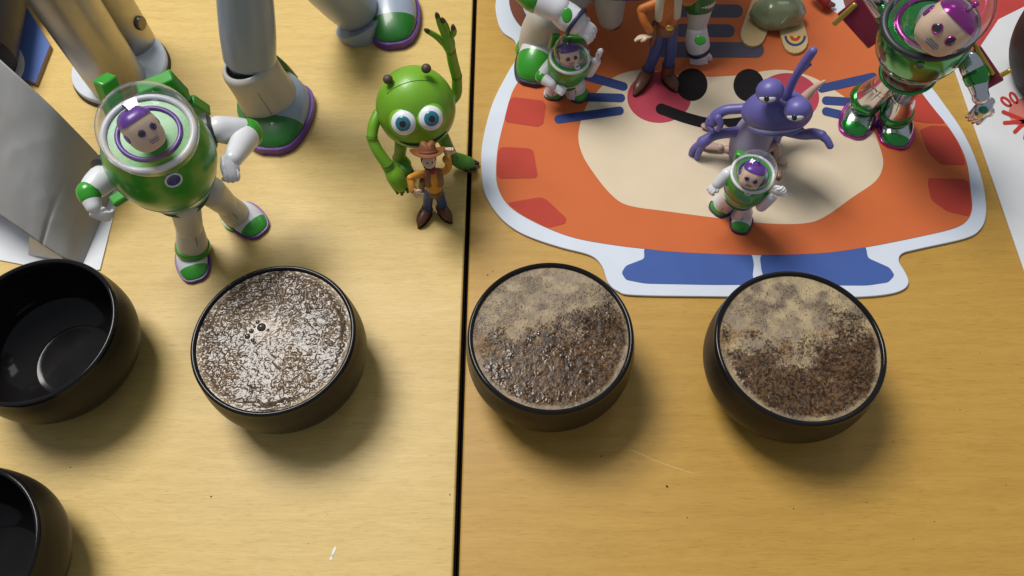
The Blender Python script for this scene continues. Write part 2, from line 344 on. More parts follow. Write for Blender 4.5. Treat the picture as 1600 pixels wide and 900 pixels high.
def coffee(bowl, kind, label, bubbles, seed, blots=()):
    RAD = .0456; NG = 340
    u_, v_ = np.meshgrid(np.linspace(-1, 1, NG), np.linspace(-1, 1, NG), indexing='ij')
    big = np.abs(u_) > np.abs(v_); den = np.where(big, u_, np.where(v_ == 0, 1, v_)); den = np.where(den == 0, 1e-9, den); oth = np.where(big, v_, u_)
    r = RAD*np.where(big, u_, v_); th = np.pi/4*oth/den
    x = np.where(big, r*np.cos(th), r*np.sin(th)); y = np.where(big, r*np.sin(th), r*np.cos(th)); r = np.hypot(x, y)
    mm = 1000.; X = x*mm; Y = y*mm; q = r/RAD
    wob = fbm(X*.09, Y*.09, seed, 4)-.5; fs_ = .9 if kind == 'wet' else .80; fine = fbm(X*fs_, Y*fs_, seed+20, 3)-.5
    d1, i1 = worley(X*.75, Y*.75, seed+40); d2, i2 = worley(X*1.15, Y*1.15, seed+50)
    lump = fbm(X*(.52 if kind == 'wet' else .42)+2.5*wob, Y*(.60 if kind == 'wet' else .42), seed+60, (2 if kind == 'wet' else 3), .5)-.5
    DARKB = (.030, .016, .008); MID = (.085, .048, .024); TAN = (.40, .30, .185) if kind != 'dry' else (.44, .335, .19); GREYT = (.27, .205, .14)
    if kind == 'wet':
        amp = .00040+.00050*sst(-.10, .08, wob+.45*(q-.60)+.25*y/RAD); h = amp*lump*1.0+.00010*(.5-d1)+.0010*wob+.00045*np.exp(-((q-.86)/.06)**2)*(.6+.8*wob)
        edge = sst(.91, .985, q+.05*wob)*np.clip(.35+.75*sst(-.2, .8, x/RAD)+1.5*wob, 0, 1)
        tone = np.clip(.40+1.1*(fine)+1.4*wob, 0, 1); col = lerp3((.055, .031, .015), (.19, .122, .066), tone)
        col = col*(1-.75*edge[..., None])+np.array(TAN)*.75*edge[..., None]
        wet = np.clip(.98-.2*edge, 0, 1)
        cx, cy = bubbles[0][0]*RAD, bubbles[0][1]*RAD
        hol = np.exp(-(((x-cx)/.0095)**2+((y-cy)/.0075)**2)*(1+.5*wob)); h = h*(1-.8*hol)-.0003*hol
        col = col*(1-.8*hol[..., None])+np.array((.30, .215, .12))*.8*hol[..., None]
        spec_ = (d2 < .30) & (i2 > .55); col = np.where((spec_ & (q < .93))[..., None], col*.45, col)
    else:
        # line between tan foam (far side) and dark crust (near side)
        if kind == 'half': bd = .10+.35*np.exp(-((x/RAD+.15)/.33)**2)*-.28+.22*x/RAD
        else: bd = .20-.26*np.exp(-((x/RAD+.02)/.45)**2)+.10*x/RAD
        m = sst(-.20, .20, y/RAD-bd+1.0*wob+.55*fine+.30*(d2-.4))
        m = np.maximum(m, sst(.90, .985, q+.10*wob+.05*fine)*.75)
        cloud = .55*sst(.50, .72, fbm(X*.11+3, Y*.16, seed+70, 4))*sst(.1, .5, y/RAD)
        for bx, by, sx_, sy_, st_ in blots:
            cloud = np.maximum(cloud, st_*np.exp(-((x/RAD-bx+1.2*wob)/sx_)**2-((y/RAD-by+.8*wob)/sy_)**2)*np.clip(.75+1.6*fine+1.2*(.45-d2), 0, 1.25))
        cloud = np.clip(cloud, 0, 1)
        tan = lerp3(TAN, GREYT, np.clip(.5+3.0*(fbm(X*.16+9, Y*.16, seed+75, 4)-.5), 0, 1)); tan = tan*(1-.78*cloud[..., None])+np.array((.075, .050, .035))*.78*cloud[..., None]
        rust = sst(.5, .72, fbm(X*.12+31, Y*.12, seed+80, 3))*np.exp(-((y/RAD-bd)/.16)**2)
        tan = tan*(1-.7*rust[..., None])+np.array((.24, .125, .04))*.7*rust[..., None]
        dens = .88-.28*cloud-.30*np.clip(1-m, 0, 1)-.30*wob
        sp = (d1 < .20) & (i1 > dens); sp2 = (d2 < .30) & (i2 > dens-.16)
        d3, i3 = worley(X*.42, Y*.42, seed+95); sp3 = (d3 < .05+.22*(i3-.5)) & (i3 > .62+1.2*wob)
        tan = np.where((sp | (sp2 & (cloud > .25)))[..., None], tan*.30, tan); tan = np.where(sp3[..., None], tan*.16, tan)
        g = np.clip(.5+2.6*fine+.5*(.5-d2), 0, 1); crust = lerp3((.034, .017, .008), (.16, .085, .036), g**1.3)*(.55+.5*np.clip(.5+2*wob, 0, 1))[..., None]
        pale = (i2 > .84) & (d2 < .36); crust = np.where(pale[..., None], crust*.5+np.array((.26, .165, .085))*.5, crust)
        col = crust*(1-m[..., None])+tan*m[..., None]
        h = (.00046*lump+.00012*(.5-d1)+.00005*fine)*(1-m)+(.00035*lump+.00012*fine-.00025*sp)*m+.0007*(1-m)
        wet = np.clip((1-m)*.85*(sst(.40, .60, fbm(X*.25, Y*.25, seed+90, 2))*.6+.4)*(1.0 if kind == 'half' else .8)+.12, 0, 1)
    h = h*(1-.6*sst(.96, 1, q)) + .0007*(1-q**2) + .0005*sst(.93, 1, q)
    zc = .0528
    co = np.stack([x, y, zc+h], -1).reshape(-1, 3)
    idx = np.arange(NG*NG).reshape(NG, NG); quads = np.stack([idx[:-1, :-1], idx[1:, :-1], idx[1:, 1:], idx[:-1, 1:]], -1).reshape(-1, 4)
    me = bpy.data.meshes.new('coffee'); npoly = len(quads)
    me.vertices.add(len(co)); me.vertices.foreach_set('co', co.astype(np.float32).ravel())
    me.loops.add(quads.size); me.loops.foreach_set('vertex_index', quads.astype(np.int32).ravel())
    me.polygons.add(npoly); me.polygons.foreach_set('loop_start', (np.arange(npoly)*4).astype(np.int32))
    me.update(calc_edges=True); me.validate()
    ca = me.attributes.new('foam_colour', 'FLOAT_COLOR', 'POINT'); cc = np.concatenate([col.reshape(-1, 3), np.ones((NG*NG, 1))], 1); ca.data.foreach_set('color', cc.astype(np.float32).ravel())
    wa = me.attributes.new('wetness', 'FLOAT', 'POINT'); wa.data.foreach_set('value', wet.reshape(-1).astype(np.float32))
    me.polygons.foreach_set('use_smooth', [True]*npoly); me.materials.append(FOAM if kind == 'wet' else CRUST)
    o = bpy.data.objects.new('coffee', me); COL.objects.link(o); o.location = bowl.location
    tag(o, label, 'coffee', 'coffee poured in the bowls')
    for u, v, s in bubbles[1:]:
        bm = NB(); ell(bm, (u*RAD, v*RAD, zc+.0002), (s, s, s*.8), None, 16, 10); ob = obj('bubble', bm, BUB, o, local=False)
        bm = NB(); torus(bm, (u*RAD, v*RAD, zc+.0002), s*1.05, s*.16, seg=20, n=6); obj('bubble_rim', bm, mat('bubble_edge', (.20, .13, .07), .3, coat=.6), ob, local=False)
    return o
def uvb(bowl, lst, first):
    out = [first]
    for px, py, rpx in lst:
        p = at(px, py, .0528); out.append(((p.x-bowl.location.x)/.0457, (p.y-bowl.location.y)/.0457, rpx*pxm(p)))
    return out
coffee(bowls[0], 'wet', 'glossy wet coffee froth with a cluster of bubbles, left of the table gap',
       uvb(bowl0, [(409, 512, 7.5), (393, 518, 4.2), (387, 526, 5), (395, 532, 3.8), (403, 504, 3.8), (419, 516, 2.6), (398, 511, 2.4), (399, 536, 2.2), (382, 533, 2.2), (481, 487, 3)], (-.14, .15)), 101)
coffee(bowls[1], 'half', 'coffee half smooth tan foam, half wet brown crust with one round bubble, middle bowl',
       uvb(bowls[1], [(842, 523, 5), (845, 532, 2.2), (824, 517, 2.4), (804, 561, 2.8), (773, 526, 2)], (0, 0)), 205, [(-.62, .30, .13, .24, .8), (-.38, .52, .22, .12, .55), (.33, .50, .30, .10, .7), (.62, .22, .2, .14, .8), (0, .22, .3, .1, .35)])
coffee(bowls[2], 'dry', 'coffee with pale speckled foam wrapping over dull brown grounds, in the rightmost bowl',
       uvb(bowls[2], [(1157, 584, 3), (1243, 515, 1.8), (1320, 640, 2.2)], (0, 0)), 333, [(-.05, .60, .45, .09, 1.), (.25, .10, .18, .12, .75), (.70, .35, .10, .3, .7), (-.86, .2, .08, .3, .9), (-.62, .28, .08, .06, .6), (-.1, .86, .04, .04, .9)])
# ------------------------------------------------------------------ printed mat
ZM = .0022
matmats = dict(white=mat('mat_white', (.66, .71, .80), .7, var=.02, spec=.2), orange=mat('mat_orange', (.60, .142, .043), .68, var=.03, vscale=30, spec=.22),
               cream=mat('mat_cream', (.70, .57, .41), .68, var=.02, spec=.22), red=mat('mat_red', (.47, .055, .035), .68, var=.03, spec=.22), pink=mat('mat_pink', (.46, .055, .085), .68, var=.03, spec=.22),
               blue=mat('mat_blue', (.06, .115, .36), .68, var=.03, spec=.22), navy=mat('mat_navy', (.035, .06, .20), .68, var=.03, spec=.22), slate=mat('mat_slate', (.085, .075, .105), .68, var=.03, spec=.22),
               black=mat('mat_black', (.015, .012, .013), .75, spec=.12), brown=mat('mat_brown', (.20, .065, .04), .68, var=.03, spec=.22))
mat_outline = [(775, 0), (777, 30), (786, 50), (803, 62), (809, 78), (805, 94), (793, 114), (772, 155), (759, 197), (752, 240), (754, 288), (764, 315), (783, 341), (809, 361), (841, 375), (879, 387), (923, 399), (941, 416), (950, 441), (966, 455), (993, 461), (1116, 463), (1230, 464), (1331, 464), (1385, 460), (1412, 452), (1420, 440), (1414, 424), (1405, 408), (1410, 396), (1434, 389), (1509, 372), (1533, 357), (1541, 335), (1540, 309), (1534, 277), (1521, 239), (1502, 201), (1478, 166), (1452, 132), (1412, 92), (1398, 70), (1402, 50), (1417, 28), (1422, 0), (1412, -35), (1385, -60), (1330, -72), (1250, -105), (1100, -118), (980, -110), (890, -85), (830, -66), (790, -40)]
gm = at(1150, 260)
MAT = thing('printed_mat', (gm.x, gm.y, 0), 'large white edged mat printed with an orange striped cat face and blue feet', 'mat')
b = NB(); poly = crom([at(x, y, ZM) for x, y in mat_outline], 5, True); prism(b, poly, (0, 0, -(ZM-.0002))); obj('mat_base', b, matmats['white'], MAT, bevel=.0004)
_lay = [0]
def patch(name, m, pts, layer, smooth=True, n=4):
    z = ZM+.00012*layer; P = [at(x, y, z) for x, y in pts]
    if smooth: P = crom(P, n, True)
    bm = NB(); prism(bm, P, (0, 0, -.00009)); return obj(name, bm, matmats[m], MAT)
def oval(cx, cy, rx, ry, n=40): return [(cx+rx*math.cos(2*math.pi*i/n), cy+ry*math.sin(2*math.pi*i/n)) for i in range(n)]
def stroke(pts, wpx, n=8):
    P = crom([Vector((x, y, 0)) for x, y in pts], n) if len(pts) > 2 else [Vector((*pts[0], 0)), Vector((*pts[1], 0))]
    L_, R_ = [], []
    for i, p in enumerate(P):
        t = (P[min(i+1, len(P)-1)]-P[max(i-1, 0)]).normalized(); nn = Vector((-t.y, t.x, 0))*wpx/2
        L_.append(p+nn); R_.append(p-nn)
    def cap(c, t, s): return [c+(Vector((-t.y, t.x, 0))*math.cos(a)+t*math.sin(a))*wpx/2*s if s > 0 else c+(Vector((t.y, -t.x, 0))*math.cos(a)-t*math.sin(a))*wpx/2 for a in [math.pi*k/8 for k in range(1, 8)]]
    t1 = (P[-1]-P[-2]).normalized(); t0 = (P[1]-P[0]).normalized()
    out = L_+cap(P[-1], t1, 1)+R_[::-1]+cap(P[0], t0, -1)
    return [(v.x, v.y) for v in out]
patch('ear_print', 'brown', oval(853, -4, 58, 62), 1, False); patch('ear_print', 'brown', oval(1362, -14, 46, 56), 1, False)
patch('inner_ear_print', 'white', oval(858, -8, 44, 54), 2, False); patch('inner_ear_print', 'white', oval(1358, -18, 24, 52), 2, False)
patch('face_print', 'orange', [(816, 118), (806, 133), (798, 150), (788, 187), (778, 229), (775, 267), (778, 293), (791, 317), (815, 336), (857, 357), (900, 372), (955, 382), (1003, 388), (1062, 394), (1170, 398), (1277, 396), (1353, 386), (1439, 369), (1492, 356), (1512, 343), (1519, 325), (1517, 298), (1511, 255), (1499, 225), (1479, 194), (1456, 166), (1435, 138), (1408, 104), (1381, 76), (1361, 53), (1330, 34), (1296, 13), (1255, -12), (1180, -35), (1080, -45), (980, -40), (905, -5), (858, 40), (832, 90)], 3)
patch('muzzle_print', 'cream', [(904, 207), (909, 239), (928, 271), (955, 304), (982, 321), (1041, 330), (1116, 340), (1197, 349), (1256, 349), (1288, 339), (1331, 309), (1369, 282), (1380, 255), (1374, 228), (1360, 195), (1333, 162), (1307, 143), (1277, 124), (1243, 112), (1215, 109), (1187, 112), (1149, 118), (1104, 120), (1057, 118), (1031, 112), (1003, 109), (975, 114), (952, 125), (933, 143), (916, 166)], 4)
patch('cheek_print', 'pink', oval(1030, 152, 50, 40), 5, False); patch('cheek_print', 'pink', oval(1230, 153, 50, 39), 5, False)
patch('eye_print', 'black', oval(1081, 132, 24.5, 25.5), 6, False); patch('eye_print', 'black', oval(1170, 133, 24, 25.5), 6, False)
patch('mouth_print', 'black', stroke([(1033, 170), (1072, 184), (1110, 193), (1145, 193), (1185, 186), (1216, 175)], 17), 6, False)
for p0, p1 in (((974, 135), (900, 114)), ((970, 153), (893, 151)), ((968, 173), (873, 186)), ((1284, 138), (1364, 120)), ((1291, 157), (1380, 162)), ((1291, 174), (1372, 193))):
    patch('whisker_print', 'navy', stroke([p0, p1], 13.5), 6, False)
for x0, x1, y, h_ in ((1040, 1151, 16, 20), (1065, 1138, 47, 20), (1037, 1182, 77, 24)):
    patch('forehead_stripe_print', 'slate', stroke([(x0, y), (x1, y+1)], h_), 5, False)
def rpoly(pts, k=.22):
    out = []
    for i, p in enumerate(pts):
        a = Vector(pts[i-1]); b_ = Vector(p); c = Vector(pts[(i+1) % len(pts)])
        s = min((a-b_).length, (c-b_).length)*k
        u = b_+(a-b_).normalized()*s; v = b_+(c-b_).normalized()*s
        for t in (0, .25, .5, .75, 1): out.append(tuple(u*(1-t)**2+b_*2*t*(1-t)+v*t*t))
    return out
for pts in ([(797, 151), (848, 157), (853, 164), (849, 193), (840, 198), (787, 190)], [(778.5, 229), (833, 232), (840, 274), (836, 278), (775.5, 279)], [(792, 317), (849, 307), (885, 341), (883, 349), (857, 356), (815, 335)],
            [(1388, 146), (1403, 141), (1437, 141), (1457, 167), (1478, 193), (1447, 192), (1422, 188)], [(1437, 203), (1455, 196), (1481, 197), (1499, 226), (1510, 258), (1470, 257), (1451, 238)], [(1450, 288), (1451, 278), (1513, 280), (1518.5, 323), (1514, 338), (1480, 330), (1455, 312)]):
    patch('side_stripe_print', 'red', rpoly(pts), 5, False)
patch('foot_print', 'blue', rpoly([(1006, 388), (1062, 393.5), (1175, 397.5), (1178, 412), (1176, 430), (1179, 445), (1110, 445), (1008, 443), (978, 437), (971, 426), (978, 415), (1007, 404)], .3), 2, False)
patch('foot_print', 'blue', rpoly([(1187, 397.5), (1277, 395.5), (1353, 385), (1356, 403), (1390, 418), (1398, 430), (1388, 441), (1355, 446), (1198, 445), (1190, 424)], .3), 2, False)
# ------------------------------------------------------------------ toy helpers
class Toy:
    def __init__(s, name, label, bpx, z0=0., group=None, cat='toy figure'):
        s.b = at(*bpx, z0); s.z0 = z0; s.root = thing(name, s.b, label, cat, group)
        h = Vector((-s.b.x, -s.b.y, 0)).normalized(); s.T = h; s.S = Vector((-h.y, h.x, 0))
    def p(s, px, py, d=0., base=None):
        q = base or s.b; n = s.T; r = ray(px, py); return CAM+r*(((q-CAM).dot(n)+d)/r.dot(n))
    def part(s, name, m, builder, /, *a, parent=None, **k): return part(name, m, parent or s.root, builder, *a, **k)
    def dir(s, a, b, c): return (s.S*a+s.T*b+ZUP*c).normalized()
def foot(toy, toe, heel, wpx, hpx, mu, mt, ms, tcut=.62, parent=None, name='foot', sole=.0022):
    a = at(*heel, toy.z0); b = at(*toe, toy.z0); f = (b-a); L_ = f.length; f.normalize(); r = f.cross(ZUP); k = pxm((a+b)/2); W = wpx*k; H = hpx*k
    def wid(u): return W*(.80+.22*math.sin(math.pi*min(u*1.15, 1)))*math.sqrt(max(1-((u-.5)/.5)**6, 0))
    def hei(u): return H*(1-.62*u**1.6)*math.sqrt(max(1-((max(u, .5)-.5)/.5)**4, 0)) if u > .5 else H*(1-.62*u**1.6)
    def grid(bm, u0, u1, n=14, m=14, grow=1.):
        rings = []
        for i in range(n+1):
            u = u0+(u1-u0)*i/n; u = min(max(u, .002), .998)
            rings.append([a+f*(u*L_)+r*(wid(u)*grow*math.cos(math.pi*j/m))+ZUP*(sole+max(hei(u)*grow*math.sin(math.pi*j/m)**.8, 0)) for j in range(m+1)])
        ringset(bm, rings, True, True, True)
    bm = NB(); grid(bm, 0, tcut); ft = obj(name, bm, mu, parent or toy.root)
    bm = NB(); grid(bm, tcut, 1., grow=1.03); obj('toe_cap', bm, mt, ft)
    bm = NB(); pts = []
    N = 26
    for i in range(N+1): u = i/N; pts.append(a+f*((u*1.06-.03)*L_)+r*(wid(min(max(u, .01), .99))*1.10+.0004)+ZUP*.0001)
    for i in range(N, -1, -1): u = i/N; pts.append(a+f*((u*1.06-.03)*L_)-r*(wid(min(max(u, .01), .99))*1.10+.0004)+ZUP*.0001)
    prism(bm, pts, ZUP*(sole+.0006)); obj('sole', bm, ms, ft, bevel=.0004)
    return a, b, f
def fist(bm, c, d, n, s, curl=1., spread=0.):
    """hand: palm + four bent fingers + thumb. d = direction of the knuckles, n = back of the hand, s = size (palm half width)"""
    d = Vector(d).normalized(); n = Vector(n); n = (n-d*n.dot(d)).normalized(); r = d.cross(n); c = Vector(c)
    tube(bm, [c-d*s*.9, c-d*s*.2, c+d*s*.55], [s*.62, s*.92, s*.95], 4, 16, flat=.52, up=n)
    for i, (o, ln) in enumerate(((-.72, .86), (-.25, 1.0), (.24, .95), (.70, .76))):
        k = c+d*s*.75+r*o*s+n*s*.12; dd = (d+r*spread*o).normalized(); fr = s*.25
        A = dd; l1 = s*.62*ln
        ang = curl*1.5; q1 = k+A*l1*.55
        A1 = (A*math.cos(ang*.55)-n*math.sin(ang*.55)); q2 = q1+A1*l1*.85
        A2 = (A*math.cos(ang*1.25)-n*math.sin(ang*1.25)); q3 = q2+A2*l1*.75
        tube(bm, [k-A*s*.25, q1, q2, q3], [fr*1.05, fr*1.08, fr, fr*.85], 3, 10)
    k = c-d*s*.25-r*s*.8-n*s*.05
    tube(bm, [k, k-r*s*.3+d*s*.45-n*s*.15, k+r*s*(.05+.3*curl)+d*s*1.05-n*s*(.3+.35*curl)], [s*.30, s*.29, s*.22], 3, 10)
def ringband(bm, a, b, ra, rb, th=.12, seg=32):
    """thick band round a limb from a to b"""
    a = Vector(a); b = Vector(b); t = (b-a).normalized(); F = frame(t.orthogonal(), t); h = (b-a).length
    F = Matrix((F.col[0], F.col[1], t)).transposed()
    e = h*.18
    lathe(bm, [(ra*.9, 0), (ra*(1+th)*.97, 0), (ra*(1+th), e), (rb*(1+th), h-e), (rb*(1+th)*.97, h), (rb*.9, h)], a, F, seg, 1., True, True)
def face(toy, head, c, r, F, mcap, big=1.):
    """plain doll face: small dark eyes, nose, short beard. r=(rx,ry,rz), F frame"""
    X, Yf, U = F.col[0], F.col[1], F.col[2]
    def surf(u, v, k=1.): return c+X*(r[0]*u*k)+Yf*(r[1]*math.sqrt(max(0, 1-u*u-v*v))*k)+U*(r[2]*v*k)
    for sx in (-1, 1):
        bm = NB(); es = r[0]*.12; ell(bm, surf(.34*sx, .12, 1.0), (es, es*.6, es*1.2), F, 14, 10); obj('eye', bm, BLACKG, head)
    bm = NB(); tube(bm, [surf(0, .0, .98), surf(0, -.2, 1.10)], [r[0]*.10, r[0]*.15], 4, 12); obj('nose', bm, head.data.materials[0], head)
    bm = NB(); tube(bm, [surf(u, -.42-.32*(1-(u/.75)**2), .99) for u in (-.75, -.5, -.2, 0, .2, .5, .75)], [r[0]*q for q in (.08, .17, .24, .27, .24, .17, .08)], 3, 12); obj('beard', bm, HAIR, head)
BOXY = .72
def robot_face(head, c, r, F, rim):
    """plain robot face: two round dark lenses in rims and a slotted speaker"""
    X, Yf, U = F.col[0], F.col[1], F.col[2]
    def surf(u, v, k=1.):
        U_, V_ = abs(u)**(1/BOXY), abs(v)**(1/BOXY); y = math.sqrt(max(0, 1-U_*U_-V_*V_))**BOXY
        return c+X*(r[0]*u*k)+Yf*(r[1]*y*k)+U*(r[2]*v*k)
    for sx in (-1, 1):
        p_ = surf(.40*sx, .10, .99); n_ = (X*.40*sx+Yf*.9+U*.1).normalized(); G = frame(n_, U); es = r[0]*.185
        GT = Matrix((G.col[0], G.col[2], G.col[1])).transposed()
        bm = NB(); ell(bm, p_, (es, es*.45, es), G, 20, 12); eo = obj('eye_lens', bm, BLACKG, head)
        bm = NB(); torus(bm, p_, es*1.06, es*.20, GT, 26, 8); obj('lens_rim', bm, rim, head)
    for k in (-1, 0, 1):
        v = -.42+.10*k; w_ = .30-.05*abs(k)
        bm = NB(); tube(bm, [surf(-w_, v, 1.0), surf(0, v, 1.0), surf(w_, v, 1.0)], [r[0]*.03]*3, 4, 8); obj('speaker_slot', bm, GREY, head)
    for sx in (-1, 1):
        p_ = c+X*r[0]*.98*sx; GX = Matrix((U, Yf, X)).transposed()
        bm = NB(); lathe(bm, [(r[0]*.26, -r[0]*.06), (r[0]*.30, 0), (r[0]*.26, r[0]*.08)] if sx > 0 else [(r[0]*.26, -r[0]*.08), (r[0]*.30, 0), (r[0]*.26, r[0]*.06)], p_, GX, 24, 1, True, True); obj('ear_cap', bm, rim, head)
from mathutils.bvhtree import BVHTree
def hit(o, px, py):
    """where the line of sight through a pixel meets object o: point and outward normal"""
    t = Vector((0, 0, 0)); q = o
    while q: t += q.location; q = q.parent
    bt = BVHTree.FromPolygons([v.co+t for v in o.data.vertices], [tuple(p_.vertices) for p_ in o.data.polygons])
    d = ray(px, py).normalized(); loc, nrm, i_, ds = bt.ray_cast(CAM, d)
    if loc is None: return None, None
    return loc, (nrm if nrm.dot(d) < 0 else -nrm)
# ------------------------------------------------------------------ space-suit toys
def spaceman(toy, sp, M):
    t = toy; root = t.root; K = lambda q: pxm(q)
    wa = t.p(*sp['waist']); nk = t.p(*sp['neck']); ax = (nk-wa); H = ax.length; ax.normalize()
    rgt = (t.S-ax*t.S.dot(ax)).normalized(); F = Matrix((rgt, ax.cross(rgt), ax)).transposed(); k = pxm((wa+nk)/2)
    prof = [(r*k, tt*H) for tt, r in sp['torso']]
    pr = [v for v in crom([Vector((a, 0, b)) for a, b in prof], 5)]
    tor = t.part('torso', M['shell'], lathe, [(v.x, v.z) for v in pr], wa, F, 56, sp.get('flat', 1.08), True, True, smooth=60)
    zt, rt = sp['torso'][-1]; rt *= k
    t.part('collar_ring', M['collar'], torus, wa+ax*(zt*H), rt*1.0, rt*.085, F, 56, 12, 1., sp.get('flat', 1.08))
    nb = wa+ax*(zt*H+.0005)
    t.part('neck_bellows', GREY, lathe, [(rt*(.30+.03*(i % 2)), rt*.05*i) for i in range(9)], nb+t.T*rt*.05, F, 32, 1, True, True)
    t.part('collar_stripe', M['wrap'], torus, nb+ax*rt*.01, rt*.70, rt*.055, F, 48, 8, .5, sp.get('flat', 1.08))
    r0_ = sp['torso'][1][1]*k; t.part('trim_ring', IVORY if M['leg'] is not CHROME else SKIN2, torus, wa+ax*(sp['torso'][1][0]*H), r0_*.985, r0_*.05, F, 48, 8, .8, sp.get('flat', 1.08))
    i_ = 2; t.part('torso_seam', M['seam'], torus, wa+ax*(sp['torso'][i_][0]*H), sp['torso'][i_][1]*k*1.0, .00028, F, 56, 6, 1., sp.get('flat', 1.08))
    # waist
    wr = sp.get('wr', sp['torso'][0][1])*k
    t.part('waist_band', M['belt'], lathe, [(wr*.93, -wr*.30), (wr*.98, -wr*.24), (wr*1.0, 0), (wr*.95, wr*.25), (wr*.8, wr*.62)], wa, F, 48, 1.06, True, True)
    t.part('hip_ring', M['hip'], lathe, [(wr*.3, -wr*.62), (wr*.7, -wr*.58), (wr*.98, -wr*.40), (wr*1.06, -wr*.28), (wr*1.0, -wr*.22), (wr*.9, -wr*.2)], wa, F, 48, 1.06, True, True, smooth=60)
    if sp.get('panel'):
        px, py, w_, h_ = sp['panel']; loc, nr = hit(tor, px, py)
        if loc is not None:
            PF = frame(nr, ax); kp = pxm(loc)
            DF = Matrix((PF.col[0], PF.col[2], PF.col[1])).transposed()
            t.part('dial_rim', sp.get('pf', M['collar']), torus, loc+nr*.0003, h_*.56*kp, 1.6*kp, DF, 32, 8)
            t.part('chest_dial', sp.get('pm', BLUEPAN), ell, loc, (h_*.54*kp, 1.6*kp, h_*.54*kp), PF, 28, 12)
    # head
    hx, hy, hd, rx, ry, rz = sp['head']; hc = t.p(hx, hy, hd); kk = pxm(hc); R3 = (rx*kk, ry*kk, rz*kk)
    f = t.dir(*sp['look']); u = t.dir(*sp.get('hup', (0, 0, 1))); HF = frame(f, u)
    def boxy(q): return Vector([math.copysign(abs(c_)**BOXY, c_) for c_ in q])
    R3 = tuple(q*.93 for q in R3)
    head = t.part('head', M['skin'], ell, hc, R3, HF, 44, 30, fn=boxy)
    cb = NB(); CR = Matrix.Rotation(math.radians(sp.get('cap', 12)), 3, 'X')
    ell(cb, hc, tuple(q*1.05 for q in R3), HF, 44, 20, .62, 1., fn=lambda q: boxy(CR @ q)); obj('lid', cb, M['cap'], head, smooth=50)
    ab = NB(); at_ = hc+HF.col[2]*R3[2]*1.04; tube(ab, [at_, at_+HF.col[2]*R3[2]*.16], [R3[0]*.10, R3[0]*.08], 3, 12); an_ = obj('aerial', ab, GREY, head)
    ab = NB(); ell(ab, at_+HF.col[2]*R3[2]*.24, (R3[0]*.15,)*3, None, 16, 10); obj('aerial_knob', ab, M['cap'], head)
    robot_face(head, hc, R3, HF, M['cap'])
    # dome
    dx, dy, dd, dr = sp['dome']; dc = t.p(dx, dy, dd); dr *= pxm(dc)
    db = NB(); ell(db, dc, (dr, dr, dr), F, 56, 32, sp.get('dcut', .22), 1.); obj('helmet_dome', db, CDOME, root, smooth=180)
    # arms
    for A in sp['arms']:
        sh = t.p(*A['sh'][:3]); el = t.p(*A['el'][:3]); wr_ = t.p(*A['wr'][:3]); r0, r1, r2 = [A[q][3]*pxm(x) for q, x in (('sh', sh), ('el', el), ('wr', wr_))]
        if 'joint' in A:
            jx = t.p(*A['joint'][:3]); jr = A['joint'][3]*pxm(jx); dj = (sh-jx).normalized(); JF = Matrix((dj.orthogonal().normalized(), dj.cross(dj.orthogonal().normalized()), dj)).transposed()
            t.part('shoulder_joint', M['joint'], lathe, [(jr*.8, -jr*.35), (jr, -jr*.25), (jr, jr*.12), (jr*.86, jr*.2), (jr*.72, jr*.25), (jr*.66, jr*.62)], jx, JF, 40, 1, True, True)
        d1 = (el-sh).normalized(); d2 = (wr_-el).normalized()
        t.part('upper_arm', M['arm'], tube, [sh, sh.lerp(el, .5), el], [r0, (r0+r1)*.5*1.05, r1*.96], 5, 24)
        if A.get('band', True): t.part('elbow_band', M['band'], tube, [el-d1*r1*.35, el+(d2-d1)*r1*.05, el+d2*r1*.35], [r1*1.0, r1*1.08, r1*1.02], 4, 26)
        t.part('forearm', M['arm'], tube, [el, el.lerp(wr_, .45), wr_], [r1*1.0, (r1+r2)*.52, r2], 5, 24)
        hd_ = t.p(*A['hand'][:3]); hs = A['hand'][3]*pxm(hd_); dh = (hd_-wr_) if 'hdir' not in A else t.dir(*A['hdir'])
        hand = t.part('hand', M['hand'], fist, hd_, dh, t.dir(*A.get('back', (0, .4, 1))), hs, A.get('curl', 1.), A.get('spread', 0.))
        if 'patch' in A:
            nb_ = t.dir(*A.get('back', (0, .4, 1))); dn_ = dh.normalized(); nb_ = (nb_-dn_*nb_.dot(dn_)).normalized()
            PF = Matrix((dn_.cross(nb_), dn_, nb_)).transposed()
            bm = NB(); ell(bm, hd_+nb_*hs*.50-dn_*hs*.1, (hs*.52, hs*.45, hs*.12), PF, 20, 10); obj('hand_patch', bm, A['patch'], hand)
        if 'cuff' in A: t.part('wrist_band', A['cuff'], tube, [wr_-d2*r2*.3, wr_+d2*r2*.15], [r2*1.1, r2*1.12], 3, 24)
    for G in sp['legs']:
        a = at(*G['heel'], t.z0); b_ = at(*G['toe'], t.z0); fa = a.lerp(b_, .30)
        hip = t.p(*G['hip'][:3]); kn = t.p(*G['knee'][:2], G['knee'][2], base=t.b.lerp(fa, .6)); an = t.p(*G['ank'][:2], 0, base=fa)
        rh, rk, ra = G['hip'][3]*pxm(hip), G['knee'][3]*pxm(kn), G['ank'][3]*pxm(an)
        foot(t, G['toe'], G['heel'], G['w'], G['h'], M['boot'], M['toe'], M['sole'], G.get('cut', .62), sole=G.get('sole', .0022))
        t.part('thigh', M['leg'], tube, [hip, kn], [rh, rk*.93], 6, 24)
        t.part('knee', M['leg'], ell, kn, (rk*1.0,)*3, None, 24, 16)
        d = (an-kn).normalized()
        t.part('shin', M['shin'], tube, [kn+d*rk*.1, kn.lerp(an, .55), an+d*ra*.3], [rk*.98, (rk+ra)*.52, ra], 6, 28, round_ends=(False, True))
        t.part('boot_cuff', M['cuff'], ringband, an-d*ra*.22, an+d*ra*.25, ra*1.02, ra*1.06, .10, 36)
